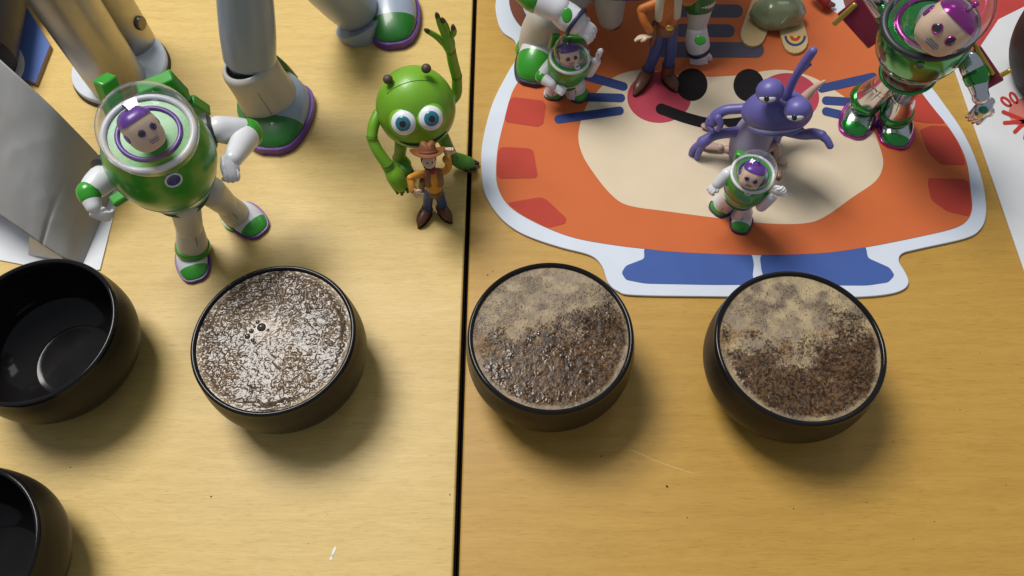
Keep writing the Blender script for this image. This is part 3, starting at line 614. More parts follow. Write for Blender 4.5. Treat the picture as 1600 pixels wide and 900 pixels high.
        t.part('leg_seam', M['seam'], tube, [kn+t.T*rk*1.0-d*rk*.2, kn.lerp(an, .6)+t.T*(rk*.45+ra*.55)*1.0], [.00025, .00025], 3, 6)
    for P in sp.get('pack', []):
        c = t.p(*P[:3]); kk = pxm(c); PF = frame(t.dir(*P[6]), t.dir(*P[7]))
        o = t.part(P[8] if len(P) > 8 else 'backpack_panel', P[9] if len(P) > 9 else M['pack'], box, c, (P[3]*kk, P[4]*kk, P[5]*kk), PF, bevel=.0012)
    return F
SUIT = dict(shell=GREEN, collar=WHITE, wrap=PURPLE, belt=DARK, hip=DKGREEN, skin=SKIN, cap=PURPLE, joint=DARK, arm=WHITE, band=GREEN, hand=WHITE, leg=IVORY, shin=IVORY, cuff=GREEN, boot=WHITE, toe=GREEN, sole=PURPLE, pack=GREEN, seam=GREY)
GRP = 'green and white toy robots'
tA = Toy('toy_robot', 'green and white toy robot in a big clear dome, in front of the steel tubes', (340, 383), 0, GRP)
spaceman(tA, dict(waist=(280, 297, 0), neck=(233, 209, .020), torso=[(.03, 42), (.13, 52), (.35, 67), (.6, 76), (.82, 72), (1.0, 58)], flat=1.07, panel=(271, 281, 31, 22),
    head=(222, 203, .032, 29, 30, 37), look=(.28, 1, .55), hup=(.10, 0, 1), dome=(232, 203, .024, 75), dcut=.24,
    arms=[dict(joint=(170, 268, .004, 28), sh=(160, 280, .008, 22), el=(138, 300, .014, 17), wr=(146, 322, .022, 12), hand=(157, 336, .026, 10.5), hdir=(.75, .3, -.6), back=(-.7, .4, .6), curl=.7),
          dict(joint=(327, 205, .0, 28), sh=(342, 202, .002, 21), el=(388, 208, .004, 22), wr=(364, 248, .03, 14.5), hand=(357, 262, .036, 14.5), hdir=(-.25, .75, -.35), back=(.55, .5, .75), curl=1.15)],
    legs=[dict(hip=(288, 318, .006, 24), knee=(297, 360, 0, 21), ank=(301, 385, 0, 23), toe=(309, 440), heel=(298, 384), w=23, h=19, cut=.70),
          dict(hip=(328, 298, .0, 24), knee=(356, 322, 0, 19), ank=(371, 338, 0, 22), toe=(411, 366), heel=(366, 328), w=24, h=19, cut=.70)],
    pack=[(176, 158, -.026, 30, 22, 84, (-.5, -1, .0), (.25, -.1, 1)), (256, 143, -.028, 58, 24, 56, (.3, -1, .1), (-.1, -.2, 1)), (300, 170, -.028, 40, 20, 40, (.5, -1, .2), (-.2, -.3, 1)), (198, 302, -.016, 52, 20, 12, (0, 1, 0), (-.1, 0, 1))]), SUIT)
SMALL = dict(SUIT, leg=WHITE, shin=WHITE, cuff=WHITE, belt=DKGREEN, wrap=PURPLE, arm=WHITE, sole=mat('deep_purple_sole', (.045, .02, .10), .4))
tE = Toy('toy_robot', 'small toy robot with fists raised, standing on the left whiskers by the giant boot', (886, 148), ZM, GRP)
spaceman(tE, dict(waist=(884, 121, 0), neck=(890, 90, .004), torso=[(-.05, 21), (.2, 26), (.5, 30), (.8, 31), (1.0, 28)], flat=1.05, panel=(902, 105, 10, 6),
    head=(889, 86, .004, 17, 17, 18), look=(.35, 1, .35), dome=(893, 79, .004, 28.5), dcut=.25,
    arms=[dict(sh=(862, 98, .0, 9), el=(846, 120, .008, 10), wr=(862, 131, .014, 8), hand=(872, 138, .016, 8), hdir=(1, .5, -.2), back=(0, .6, .8)),
          dict(sh=(921, 96, -.004, 8), el=(921, 113, .0, 8), wr=(932, 96, .002, 7), hand=(936, 87, .002, 7), hdir=(.3, .1, 1), back=(.8, .3, 0), band=False)],
    legs=[dict(hip=(874, 124, .002, 13), knee=(865, 136, 0, 12), ank=(863, 146, 0, 12), toe=(864, 158), heel=(866, 143), w=13, h=18, sole=.0015),
          dict(hip=(895, 124, 0, 14), knee=(900, 132, 0, 15), ank=(900, 143, 0, 15), toe=(914, 158), heel=(894, 142), w=14, h=24, sole=.0015, cut=.66)],
    pack=[(866, 66, -.006, 14, 10, 32, (-.3, -1, 0), (.2, 0, 1)), (900, 60, -.008, 42, 10, 12, (0, -1, 0), (0, 0, 1))]), SMALL)
tI = Toy('toy_robot', 'small striding toy robot in front of the purple lizard', (1152, 345), ZM, GRP)
spaceman(tI, dict(waist=(1158, 305, 0), neck=(1176, 272, .006), torso=[(-.05, 23), (.2, 29), (.5, 34), (.8, 34), (1.0, 30)], flat=1.05, panel=(1169, 301, 13, 7),
    head=(1175, 274, .012, 19, 19, 22), look=(.10, 1, .35), hup=(.1, 0, 1), dome=(1180, 266, .006, 33), dcut=.25,
    arms=[dict(sh=(1153, 264, .002, 9), el=(1136, 272, .008, 10), wr=(1122, 287, .012, 9), hand=(1116, 292, .014, 8), hdir=(-.3, .6, -.6), back=(-.5, .5, .7), band=False),
          dict(sh=(1197, 306, .006, 9), el=(1190, 322, .008, 9), wr=(1206, 308, .012, 8), hand=(1215, 300, .014, 8.5), hdir=(.5, .2, .6), back=(.2, .8, .4), band=False)],
    legs=[dict(hip=(1145, 305, 0, 15), knee=(1134, 315, 0, 15), ank=(1128, 322, 0, 17), toe=(1114, 334), heel=(1137, 318), w=16, h=20, sole=.002, cut=.7),
          dict(hip=(1162, 315, .002, 13), knee=(1164, 332, 0, 12), ank=(1158, 340, 0, 14), toe=(1154, 366), heel=(1160, 334), w=15, h=20, sole=.002, cut=.7)],
    pack=[(1160, 250, -.010, 26, 12, 30, (0, -1, 0), (0, 0, 1)), (1217, 274, -.012, 16, 8, 12, (1, -.3, 0), (0, 0, 1), 'backpack_jet', mat('brown_plastic', (.20, .12, .07), .4))]), SMALL)
CS = dict(shell=CGREEN, collar=DARK, wrap=CMAG, belt=BLACKG, hip=CGREEN, skin=SKIN2, cap=CMAG, joint=DARK, arm=CHROME, band=CGREEN, hand=CHROME, leg=CHROME, shin=CHROME, cuff=CGREEN, boot=CHROME, toe=CGREEN, sole=CMAG, pack=CRED, seam=DARK)
tJ = Toy('toy_robot', 'shiny silver and green toy robot with magenta cap and dark red back panels', (1368, 205), ZM, GRP)
spaceman(tJ, dict(waist=(1422, 106, 0), neck=(1453, 36, .014), torso=[(.26, 44), (.32, 52), (.48, 59), (.7, 63), (.9, 62), (1.0, 59)], wr=41, flat=1.08, panel=(1437, 101, 15, 11), pf=CGREEN, pm=mat('blue_grey_panel', (.12, .17, .26), .3, metal=.4),
    head=(1477, 43, .030, 40, 39, 43), look=(.06, 1, .30), hup=(.42, 0, 1), dome=(1474, 14, .018, 72), dcut=.22, eyes=1.05,
    arms=[dict(joint=(1407, 46, 0, 15), sh=(1400, 40, 0, 13), el=(1383, 22, .004, 15), wr=(1360, -6, .008, 12), hand=(1345, -22, .012, 12), band=True),
          dict(joint=(1506, 92, 0, 15), sh=(1513, 94, 0, 16), el=(1525, 116, .004, 18), wr=(1532, 150, .012, 11), hand=(1536, 170, .014, 14), hdir=(-.12, .35, -1), back=(.1, 1, .3), curl=.35, patch=mat('teal_patch', (.01, .20, .12), .25, metal=.3, coat=.5), cuff=CHROME)],
    legs=[dict(hip=(1405, 108, 0, 20), knee=(1381, 134, 0, 20), ank=(1355, 154, 0, 23), toe=(1327, 215), heel=(1350, 165), w=24, h=24, cut=.76),
          dict(hip=(1427, 128, .004, 20), knee=(1412, 150, 0, 18), ank=(1402, 176, 0, 22), toe=(1394, 232), heel=(1402, 188), w=24, h=24, cut=.76)],
    pack=[(1352, 34, -.012, 76, 6, 46, (.1, 1, .35), (.5, 0, 1)), (1536, 106, -.002, 66, 6, 30, (-.2, 1, .3), (.45, 0, 1)), (1320, 22, -.010, 9, 9, 46, (.1, 1, .3), (.42, 0, 1), 'panel_tip', GOLD), (1564, 118, -.001, 8, 8, 34, (-.2, 1, .3), (.45, 0, 1), 'panel_tip', GOLD), (1385, 18, -.015, 74, 5, 9, (.1, 1, .3), (.30, 0, 1), 'panel_rail', GREY), (1536, 91, -.002, 62, 5, 7, (-.2, 1, .3), (.5, 0, 1), 'panel_rail', GOLD)]), CS)
# ------------------------------------------------------------------ big toy legs behind the left spaceman
tB = Toy('giant_toy_robot', 'giant toy robot of which two pale legs in green cuffed boots show', (530, 140), 0, GRP)
PALE = mat('pale_blue_plastic', (.30, .35, .44), .30, coat=.2, var=.03); BEIGE = mat('warm_white_plastic', (.48, .45, .41), .36, coat=.15, var=.03)
KNEE = mat('blue_grey_joint', (.05, .065, .10), .3, coat=.3)
def bigleg(toy, heel, toe, w_, h_, hip, knee, kr, shin, sr, ank, ar, thick, t0=.35):
    a = at(*heel, 0); b_ = at(*toe, 0); fa = a.lerp(b_, .3)
    foot(toy, toe, heel, w_, h_, PALE, DKGREEN, PURPLE, .66, name='boot', sole=.006)
    kn = toy.p(*knee, 0, base=fa); k = pxm(kn); an = toy.p(*ank, 0, base=fa); ka = pxm(an); sh = toy.p(*shin, 0, base=fa); hp = toy.p(*hip, 0, base=fa.lerp(toy.b, .5))
    toy.part('knee_joint', KNEE, ell, kn, (kr*k,)*3, None, 32, 20)
    d = (hp-kn).normalized()
    toy.part('thigh', PALE, tube, [kn+d*kr*k*t0, kn.lerp(hp, .35), kn.lerp(hp, .7), hp], [thick*k*.97, thick*k, thick*k*.96, thick*k*.92], 6, 40, round_ends=(False, False))
    ax = (an-sh).normalized(); fr = toy.T
    # shin shell: open cup at the knee, flaring to the ankle
    rings = []
    F0 = (fr-ax*fr.dot(ax)).normalized(); S0 = ax.cross(F0); L_ = (an-sh).length
    for u, r in ((-.14, .86), (-.06, .97), (0, 1.0), (.18, 1.0), (.45, 1.03), (.75, 1.12), (1.0, 1.2), (1.15, 1.2)):
        rr = sr*k*r*(1+(ar/sr/1.2-1)*max(0, u))
        ring = []
        for i in range(44):
            q = 2*math.pi*i/44; lip = (.16*L_*(.5+.5*math.cos(q))**2 if u < .1 else 0)
            bul = 1+.14*max(0, math.cos(q))*max(0, 1-u*1.6)
            ring.append(sh+ax*(u*L_-lip*(1 if u < .05 else .4))+(F0*math.cos(q)*bul+S0*math.sin(q))*rr)
        rings.append(ring)
    bm = NB(); ringset(bm, rings, False, True); so = obj('shin', bm, BEIGE, toy.root, solid=.0022, smooth=60)
    bm = NB(); ringband(bm, an-ax*ar*ka*.14, an+ax*ar*ka*.30, ar*ka*1.04, ar*ka*1.09, .09, 48); obj('boot_cuff', bm, DKGREEN, toy.root)
    toy.part('shin_seam', GREY, tube, [sh+F0*sr*k*1.17+ax*L_*.05, sh.lerp(an, .5)+F0*sr*k*1.12, an+F0*ar*ka*1.0], [.0003, .0003, .0003], 4, 6)
    # strap up the back of the boot
    sd = (toy.S*.75-toy.T*.66).normalized(); 
    toy.part('heel_strap', DKGREEN, tube, [an+sd*ar*ka*1.12, an.lerp(sh, .45)+sd*(ar*ka*.55+sr*k*.55)*1.03, sh.lerp(an, .1)+sd*sr*k*1.04], [.004, .0035, .003], 5, 12)
    return kn
bigleg(tB, (452, 138), (424, 240), 46, 36, (378, -62), (391, 98), 33, (392, 108), 42, (425, 160), 49, 41)
bigleg(tB, (612, -8), (618, 76), 38, 34, (470, -66), (566, 24), 30, (574, 36), 42, (604, 26), 41, 38, 1.0)
cb_ = at(618, 76).lerp(at(612, -8), .7); kc = tB.p(563, 36, .012, base=cb_); kk = pxm(kc)
tB.part('knee_cup', PALE, ell, kc, (40*kk, 36*kk, 40*kk), frame(tB.dir(.3, .8, .3), tB.dir(-.35, -.45, 1)), 40, 24, 0., .52, solid=.002)
c = tB.p(410, -105); kk = pxm(c)
tB.part('hips', PALE, ell, c, (62*kk, 40*kk, 42*kk), None, 32, 20)
tB.part('torso', GREEN, ell, c+ZUP*.055, (95*kk, 70*kk, 70*kk), None, 32, 20)
# ------------------------------------------------------------------ green round toy
LIME = mat('lime_plastic', (.17, .40, .018), .40, coat=.12, var=.05, bump=.1); DLIME = mat('deep_lime_plastic', (.08, .25, .016), .42, var=.05)
CLAW = mat('brown_claw', (.075, .05, .028), .5, var=.15); DCLAW = mat('dark_claw', (.02, .025, .018), .4)
tC = Toy('toy_frog', 'lime green round toy with two eyes and one arm raised', (672, 266), 0, None)
bc = tC.p(650, 168, 0); k = pxm(bc)
BF = frame(tC.dir(.05, 1, .25))
body = tC.part('body', LIME, ell, bc, (62*k, 58*k, 66*k), BF, 56, 36)
def bs(u, v, kf=1.): return bc+BF.col[0]*(62*k*u*kf)+BF.col[1]*(58*k*math.sqrt(max(0, 1-u*u-v*v))*kf)+BF.col[2]*(66*k*v*kf)
for sx in (-1, 1):
    e = bs(.34*sx+.07, .20, .93); ef = (e-bc).lerp(CAM-e, .35).normalized(); EF = frame((CAM-e).normalized()*.6+(e-bc).normalized()*.4)
    lid = tC.part('eyelid', LIME, ell, e-EF.col[1]*1.5*k, (24*k, 15*k, 24*k), EF, 28, 16)
    ew = tC.part('eye', EYEW, ell, e+EF.col[1]*3*k, (20*k, 13.5*k, 20*k), EF, 28, 18)
    q = e+EF.col[1]*(3+11.2)*k
    part('iris', TEAL, ew, ell, q, (11.5*k, 3.6*k, 11.5*k), EF, 24, 10)
    part('pupil', BLACKG, ew, ell, q+EF.col[1]*1.7*k, (6.2*k, 2.6*k, 6.2*k), EF, 20, 10)
mo = [bs(u, -.40-.10*(1-(u/.58)**2), 1.003) for u in (-.58, -.4, -.2, 0, .2, .4, .58)]
tC.part('mouth', mat('mouth_dark', (.012, .02, .008), .5), tube, mo, [1*k, 2.6*k, 3.3*k, 3.5*k, 3.3*k, 2.6*k, 1*k], 4, 10)
tC.part('body_seam', DLIME, tube, [bs(u, math.sqrt(max(0, .86-u*u*.9)), 1.001) for u in (-.62, -.4, -.2, 0, .2, .4, .62)], [.0003]*7, 4, 6)
for px, py in ((606, 124), (666, 107)):
    e = tC.p(px, py, -.002); tC.part('ear_knob', CLAW, ell, e, (7.5*k, 7.5*k, 7*k), None, 18, 12)
def limb(toy, name, m, pts, parent=None, seg=20, n=5):
    P = [toy.p(*q[:3]) for q in pts]; return toy.part(name, m, tube, P, [q[3]*pxm(x) for q, x in zip(pts, P)], n, seg, parent=parent), P
limb(tC, 'upper_arm', LIME, [(591, 178, 0, 9), (584, 195, .006, 9), (581, 214, .012, 8.5)])
limb(tC, 'forearm', LIME, [(581, 217, .012, 8.5), (591, 237, .018, 9), (606, 258, .024, 9.5)])
o, _ = limb(tC, 'hand', LIME, [(608, 262, .024, 10), (617, 275, .028, 14), (624, 288, .031, 13)])
for x0, y0, x1, y1 in ((616, 287, 621, 302), (625, 289, 628, 304), (634, 286, 637, 300)):
    limb(tC, 'finger', LIME, [(x0, y0, .031, 6), (x1, y1-5, .034, 5)], o, 12); limb(tC, 'claw', DCLAW, [(x1-.5, y1-5, .0345, 3.8), (x1, y1, .0355, 2.2)], o, 10)
limb(tC, 'upper_arm', LIME, [(703, 160, -.006, 8), (713, 146, -.010, 8.5), (714, 120, -.012, 8)])
limb(tC, 'forearm', LIME, [(713, 117, -.012, 8.5), (708, 98, -.012, 8.5), (704, 78, -.010, 8)])
o, _ = limb(tC, 'hand', LIME, [(703, 77, -.010, 8.5), (700, 66, -.009, 11), (697, 56, -.008, 9)])
for q0, q1, rr in (((581, 213, .0115), (581, 216, .0125), 8.7), ((604, 255, .0235), (606.5, 259, .0243), 9.8), ((713.6, 120, -.012), (713.3, 117, -.012), 8.5), ((704.2, 80, -.0102), (703.9, 77, -.0098), 8.3)):
    a_, b_ = tC.p(*q0), tC.p(*q1); kq = pxm(a_); tC.part('joint_ring', DLIME, ringband, a_, b_, rr*kq, rr*kq, .03, 24)
for pts in (((697, 58), (689, 42), (683, 24)), ((700, 56), (697, 42), (692, 32)), ((704, 58), (709, 50), (708, 43)), ((694, 68), (682, 57), (667, 48))):
    (a0, a1, a2) = pts
    limb(tC, 'finger', LIME, [(*a0, -.008, 5.5), (*a1, -.007, 5), (*a2, -.006, 4)], o, 12); dx, dy = a2[0]-a1[0], a2[1]-a1[1]; l_ = math.hypot(dx, dy)
    limb(tC, 'claw', CLAW, [(a2[0]-dx/l_, a2[1]-dy/l_, -.0055, 4.2), (a2[0]+dx/l_*3, a2[1]+dy/l_*3, -.005, 2.6)], o, 10)
for (lx, ly), (fx, fy), hl, toes in (((627, 222), (632, 262), .0, ((628, 274), (637, 276), (645, 272))), ((692, 215), (716, 262), .0, ((733, 268), (740, 263), (744, 255)))):
    g = at(fx, fy, 0); gb = tC.p(lx, ly, 0)
    an = at(fx-8, fy-14, .012)
    lg = NB(); tube(lg, [gb, gb.lerp(an, .6), an], [11*k, 10*k, 11*k], 5, 20); obj('leg', lg, DLIME, tC.root)
    fo = NB(); tip = at(sum(t_[0] for t_ in toes)/3, sum(t_[1] for t_ in toes)/3, .004)
    tube(fo, [an+ZUP*.001, an.lerp(tip, .4)+ZUP*.001, an.lerp(tip, .72)+ZUP*.003], [12*k, 15.5*k, 13*k], 5, 22, flat=.62, up=(0, 0, 1)); fo_ = obj('foot', fo, DLIME, tC.root)
    for q in toes:
        e = at(*q, .003); bm = NB(); st = e.lerp(an, .28); st.z = .005; tube(bm, [st+ZUP*.0015, e+(e-st)*.25], [7*k, 3.4*k], 4, 12); obj('claw', bm, DCLAW, fo_)
# ------------------------------------------------------------------ cowboy toys
BROWN = mat('hat_brown', (.23, .075, .025), .55, var=.12, bump=.3, bscale=700); BOOT = mat('boot_brown', (.12, .042, .02), .42, coat=.15, var=.1)
JEAN = mat('blue_trousers', (.025, .06, .21), .5, var=.08); MUST = mat('mustard_shirt', (.58, .26, .025), .5, var=.06); RUSTS = mat('rust_shirt', (.50, .14, .02), .5, var=.12, vscale=300)
HAIR = mat('brown_hair', (.045, .02, .012), .5); VEST = mat('pale_vest', (.52, .48, .36), .5, var=.04); SCARF = mat('red_scarf', (.35, .02, .02), .5); BELT = mat('brown_belt', (.17, .07, .03), .45)
def cowboy_leg(t, hip, knee, top, toe, heel, r, br):
    a = at(*heel, t.z0); b_ = at(*toe, t.z0); f = (b_-a).normalized(); fa = a.lerp(b_, .15)
    H = t.p(*hip); K_ = t.p(*knee, 0, base=t.b.lerp(fa, .5)); A = t.p(*top, 0, base=fa); k = pxm(A)
    lg = t.part('leg', JEAN, tube, [H, K_, A.lerp(K_, .05)], [r*1.1*k, r*k, r*.95*k], 6, 20)
    an = fa+ZUP*.006
    bt = NB(); tube(bt, [A, A.lerp(an, .6), an], [br*1.1*k, br*1.05*k, br*1.05*k], 5, 20, round_ends=(False, True)); o = obj('boot', bt, BOOT, t.root)
    bt = NB(); tube(bt, [a+f*.002+ZUP*.0055, a.lerp(b_, .4)+ZUP*.006, a.lerp(b_, .75)+ZUP*.0048, b_-f*.0015+ZUP*.0030], [br*1.0*k, br*1.08*k, br*.85*k, br*.38*k], 5, 20, flat=.8, up=(0, 0, 1)); obj('boot_toe', bt, BOOT, o)
    so = NB(); r_ = f.cross(ZUP); pts = [a+f*((b_-a).length*u)+r_*br*k*w_ for u, w_ in ((-.02, .6), (.1, .95), (.45, 1.0), (.75, .8), (1, .2))]; pts += [a+f*((b_-a).length*u)-r_*br*k*w_ for u, w_ in ((1, .2), (.75, .8), (.45, 1.0), (.1, .95), (-.02, .6))]
    prism(so, [p_+ZUP*.0001 for p_ in pts], ZUP*.0014); obj('boot_sole', so, mat('dark_sole', (.04, .018, .01), .6), o)
tD = Toy('toy_cowboy', 'small toy cowboy in wide brown hat and mustard shirt before the green toy', (682, 338), 0, 'cowboy toy figures')
cowboy_leg(tD, (672, 300, 0), (669, 311), (668, 325), (654, 358), (671, 330), 7.5, 8.5); cowboy_leg(tD, (684, 298, 0), (688, 309), (692, 322), (706, 350), (688, 328), 7.5, 8.5)
BRV = mat('brown_waistcoat', (.20, .10, .045), .55, var=.08)
limb(tD, 'waistcoat', BRV, [(669, 287, .003, 7), (667, 276, .003, 7.5), (668, 269, .002, 6)]); limb(tD, 'waistcoat', BRV, [(687, 286, .003, 7), (686, 276, .003, 7), (684, 268, .002, 6)])
limb(tD, 'torso', MUST, [(679, 297, 0, 12), (678, 284, .0, 12.5), (676, 272, .001, 12), (675, 264, .001, 6)])

limb(tD, 'scarf', SCARF, [(671, 267, .006, 4), (675, 269, .008, 4.5), (680, 266, .006, 4)])
limb(tD, 'belt', BELT, [(679.5, 298.5, 0, 12.8), (679, 295.5, 0, 12.8)])
hc = tD.p(670, 251, .004); k = pxm(hc); HF = frame(tD.dir(.05, 1, .45), tD.dir(.12, 0, 1))
hd = tD.part('head', SKIN, ell, hc, (11.5*k, 12*k, 16*k), HF, 30, 20); face(tD, hd, hc, (11.5*k, 12*k, 16*k), HF, None)
tD.part('hair', HAIR, ell, hc-HF.col[1]*2.2*k+HF.col[2]*2*k, (12.4*k, 12*k, 15.5*k), HF, 28, 16, parent=hd)
tD.part('neck', SKIN, tube, [hc-ZUP*.006, tD.p(675, 266, .002)], [5*k, 5*k], 3, 14)
def hat(t, c, k, R, F, par, m=BROWN):
    rings = []
    for rr, z, curl in ((.02, .66, 0), (.22, .68, 0), (.36, .64, 0), (.43, .5, 0), (.47, .25, 0), (.5, .06, 0), (.56, .0, 0), (.75, -.01, .35), (.93, .02, .8), (1.0, .045, 1), (1.01, .02, 1), (.93, -.03, .8), (.75, -.06, .35), (.5, -.06, 0), (.3, -.05, 0)):
        ring = []
        for i in range(44):
            q = 2*math.pi*i/44; x = math.cos(q)*rr; y = math.sin(q)*rr*(1 if rr > .52 else .92)
            zz = z+curl*.20*abs(math.cos(q))**2-curl*.05*abs(math.sin(q))
            if rr < .4 and z > .5: zz -= .16*math.exp(-(x/.12)**2)
            ring.append(c+F @ Vector((x*R*k, y*R*k, zz*R*k)))
        rings.append(ring)
    bm = NB(); ringset(bm, rings, True, True); h = obj('hat', bm, m, par, smooth=70)
    bm = NB(); torus(bm, c+F @ Vector((0, 0, .10*R*k)), .495*R*k, .035*R*k, F, 44, 8, 1.2); obj('hat_band', bm, BELT, h)
hat(tD, hc+HF.col[2]*12.5*k-HF.col[1]*2*k, k, 28, frame(tD.dir(-.05, 1, .75), tD.dir(.14, -.8, 1)), tD.root)
limb(tD, 'arm', MUST, [(664, 271, .001, 6), (651, 274, .004, 6), (641, 278, .007, 5.5)]); limb(tD, 'forearm', MUST, [(641, 279, .007, 5.5), (643, 288, .010, 5.5), (645, 296, .012, 6.5)])
limb(tD, 'arm', MUST, [(686, 269, .001, 6), (695, 267, .0, 6), (701, 261, -.001, 5.5)]); limb(tD, 'forearm', MUST, [(701, 261, -.001, 5.5), (700, 254, .0, 5.5), (698, 249, .001, 7)])
e = tD.p(650, 301, .014); tD.part('hand', SKIN2, fist, e, tD.dir(.5, .3, -.8), tD.dir(-.4, .8, .4), 7*k, .8)
e = tD.p(702, 237, .002); tD.part('hand', SKIN2, fist, e, tD.dir(.1, .1, 1), tD.dir(.2, -1, .1), 7*k, .75)
limb(tD, 'holster', BOOT, [(660, 282, .004, 5), (659, 292, .003, 5), (660, 300, .003, 3.5)])
tG = Toy('toy_cowboy', 'tall toy cowboy in blue trousers and brown boots on the mat\'s pink left cheek', (1022, 132), ZM, 'cowboy toy figures')
cowboy_leg(tG, (1033, 46, 0), (1023, 84), (1013, 108), (990, 152), (1014, 116), 8.5, 9.5); cowboy_leg(tG, (1050, 44, 0), (1048, 80), (1045, 100), (1057, 146), (1038, 122), 8.5, 9.5)
limb(tG, 'torso', RUSTS, [(1042, 40, 0, 16), (1044, 20, 0, 16), (1046, 0, 0, 18), (1048, -16, 0, 14)])

limb(tG, 'waistcoat', VEST, [(1031, 26, .003, 8.5), (1033, 8, .004, 9), (1035, -8, .003, 9)]); limb(tG, 'waistcoat', VEST, [(1057, 24, .003, 7), (1058, 8, .004, 7.5), (1059, -8, .003, 8)])
limb(tG, 'belt', BELT, [(1041, 42, 0, 17), (1042, 36, 0, 17)])
e = tG.p(1046, 44, .010); k = pxm(e); tG.part('buckle', GOLD, ell, e, (7*k, 3*k, 5.5*k), frame(tG.T), 22, 12)
limb(tG, 'holster', BOOT, [(1024, 36, .002, 6), (1023, 52, .002, 6.5), (1019, 68, .002, 5)])
limb(tG, 'arm', RUSTS, [(1032, 2, 0, 8), (1018, 8, .002, 7.5), (1003, 14, .004, 7)]); limb(tG, 'forearm', RUSTS, [(1002, 16, .004, 7), (1006, 32, .008, 6.5), (1016, 48, .010, 6)])
e = tG.p(1008, 58, .012); tG.part('hand', SKIN2, fist, e, tG.dir(-.9, .1, -.3), tG.dir(.2, -.4, 1), 8*k, .25, .1)
limb(tG, 'arm', RUSTS, [(1062, -6, 0, 8), (1074, 2, -.002, 7.5), (1088, -6, -.006, 7)]); limb(tG, 'forearm', RUSTS, [(1088, -6, -.006, 7), (1092, -22, -.010, 6.5)])
hc = tG.p(1050, -42, .003); k = pxm(hc); HF = frame(tG.dir(0, 1, 0)); hd = tG.part('head', SKIN, ell, hc, (15*k, 15*k, 20*k), HF, 28, 18); face(tG, hd, hc, (15*k, 15*k, 20*k), HF, None); tG.part('hair', HAIR, ell, hc-HF.col[1]*2.5*k+HF.col[2]*2*k, (16*k, 15*k, 19*k), HF, 24, 14, parent=hd)
hat(tG, hc+HF.col[2]*15*k, k, 36, frame(tG.T), tG.root)
# ------------------------------------------------------------------ big crouching spaceman at the top of the mat
tF = Toy('giant_toy_robot', 'giant white and green toy robot crouching over the mat behind the tall cowboy', (880, 70), ZM, GRP)
NAVY = mat('navy_trim', (.02, .02, .06), .4)
foot(tF, (826, 134), (852, 70), 30, 44, WHITE, GREEN, NAVY, .58, name='boot', sole=.004)
limb(tF, 'shin', IVORY, [(852, 28, .012, 28), (843, 52, .008, 30), (838, 76, .004, 28)], seg=30)
a = tF.p(838, 74, .004); q = tF.p(835, 88, .004); k = pxm(a); tF.part('boot_cuff', GREEN, ringband, a, q, 29*k, 31*k, .06, 40)
limb(tF, 'thigh', WHITE, [(852, 26, .012, 26), (880, 2, -.01, 28), (915, -25, -.03, 30)], seg=30)
limb(tF, 'forearm', WHITE, [(833, -14, .04, 27), (850, 0, .045, 25), (871, 13, .05, 21)], seg=30)
limb(tF, 'elbow_band', GREEN, [(820, -22, .038, 25), (838, -8, .042, 28)], seg=30)
limb(tF, 'upper_arm', WHITE, [(820, -24, .036, 24), (860, -60, .01, 26)], seg=28)
g, P = limb(tF, 'glove', WHITE, [(874, 16, .050, 20), (886, 26, .052, 22), (896, 32, .054, 21)], seg=28)
a_ = tF.p(897, 32, .0545); b2 = tF.p(902, 36, .0558); part('wrist_trim', NAVY, g, ringband, a_, b2, 20*k, 20*k, .05, 32)
e = tF.p(910, 42, .057); k = pxm(e); hn = tF.part('hand', WHITE, fist, e, tF.dir(.8, .2, -.65), tF.dir(.5, .5, .9), 15*k, .55)
e = tF.p(886, 24, .0722); part('glove_patch', GREEN, g, ell, e, (8*k, 2*k, 11*k), frame((CAM-e).normalized()), 20, 10)
t1 = tF.p(968, -66, .0); k = pxm(t1)
tF.part('torso', DKGREEN, ell, t1, (84*k, 62*k, 66*k), frame(tF.dir(0, 1, -.3)), 48, 30)
tF.part('shade_torso', GREEN, ell, Vector((.045, .535, .15)), (.098, .07, .078), None, 40, 26)  # unseen bulk, placed and sized so its shadow darkens the mat below
tF.part('head', SKIN, ell, Vector((.040, .545, .255)), (.036, .036, .042), None, 32, 20)  # unseen plain head, added to widen the shadow on the mat
tF.part('backpack_panel', WHITE, box, Vector((.035, .615, .16)), (.15, .03, .13), frame(tF.T), bevel=.004)  # unseen pack block, added to widen the shadow on the mat
e = tF.p(990, -2, .030); tF.part('chest_panel', BLUEPAN, box, e, (34*k, 4*k, 10*k), frame(tF.dir(.1, 1, -.5)), bevel=.001)
limb(tF, 'thigh', IVORY, [(952, -8, -.012, 24), (953, 12, -.010, 23), (954, 26, -.008, 20)], seg=28)
c = tF.p(957, 33, -.008); tF.part('knee_joint', DARK, ell, c, (17*k, 17*k, 14*k), None, 24, 16)
limb(tF, 'upper_arm', DKGREEN, [(1075, -50, -.01, 26), (1092, -20, .0, 26), (1093, 4, .004, 24)], seg=28)
limb(tF, 'forearm', IVORY, [(1094, 2, .004, 23.5), (1091, 28, .008, 17), (1088, 46, .010, 14)], seg=28)
g, P = limb(tF, 'glove', WHITE, [(1089, 48, .011, 16), (1089, 60, .012, 18), (1091, 73, .013, 18)], seg=28)
a_ = tF.p(1091, 74, .0132); b2 = tF.p(1092, 79, .0134); part('wrist_trim', NAVY, g, ringband, a_, b2, 20*k, 20*k, .05, 32)
e = tF.p(1094, 63, .0262); part('glove_patch', GREEN, g, ell, e, (9.5*k, 2*k, 8*k), frame((CAM-e).normalized()), 20, 10)
e = tF.p(1093, 90, .013); hn = tF.part('hand', WHITE, fist, e, tF.dir(-.05, .30, -1), tF.dir(.05, 1, .3), 17*k, .40)
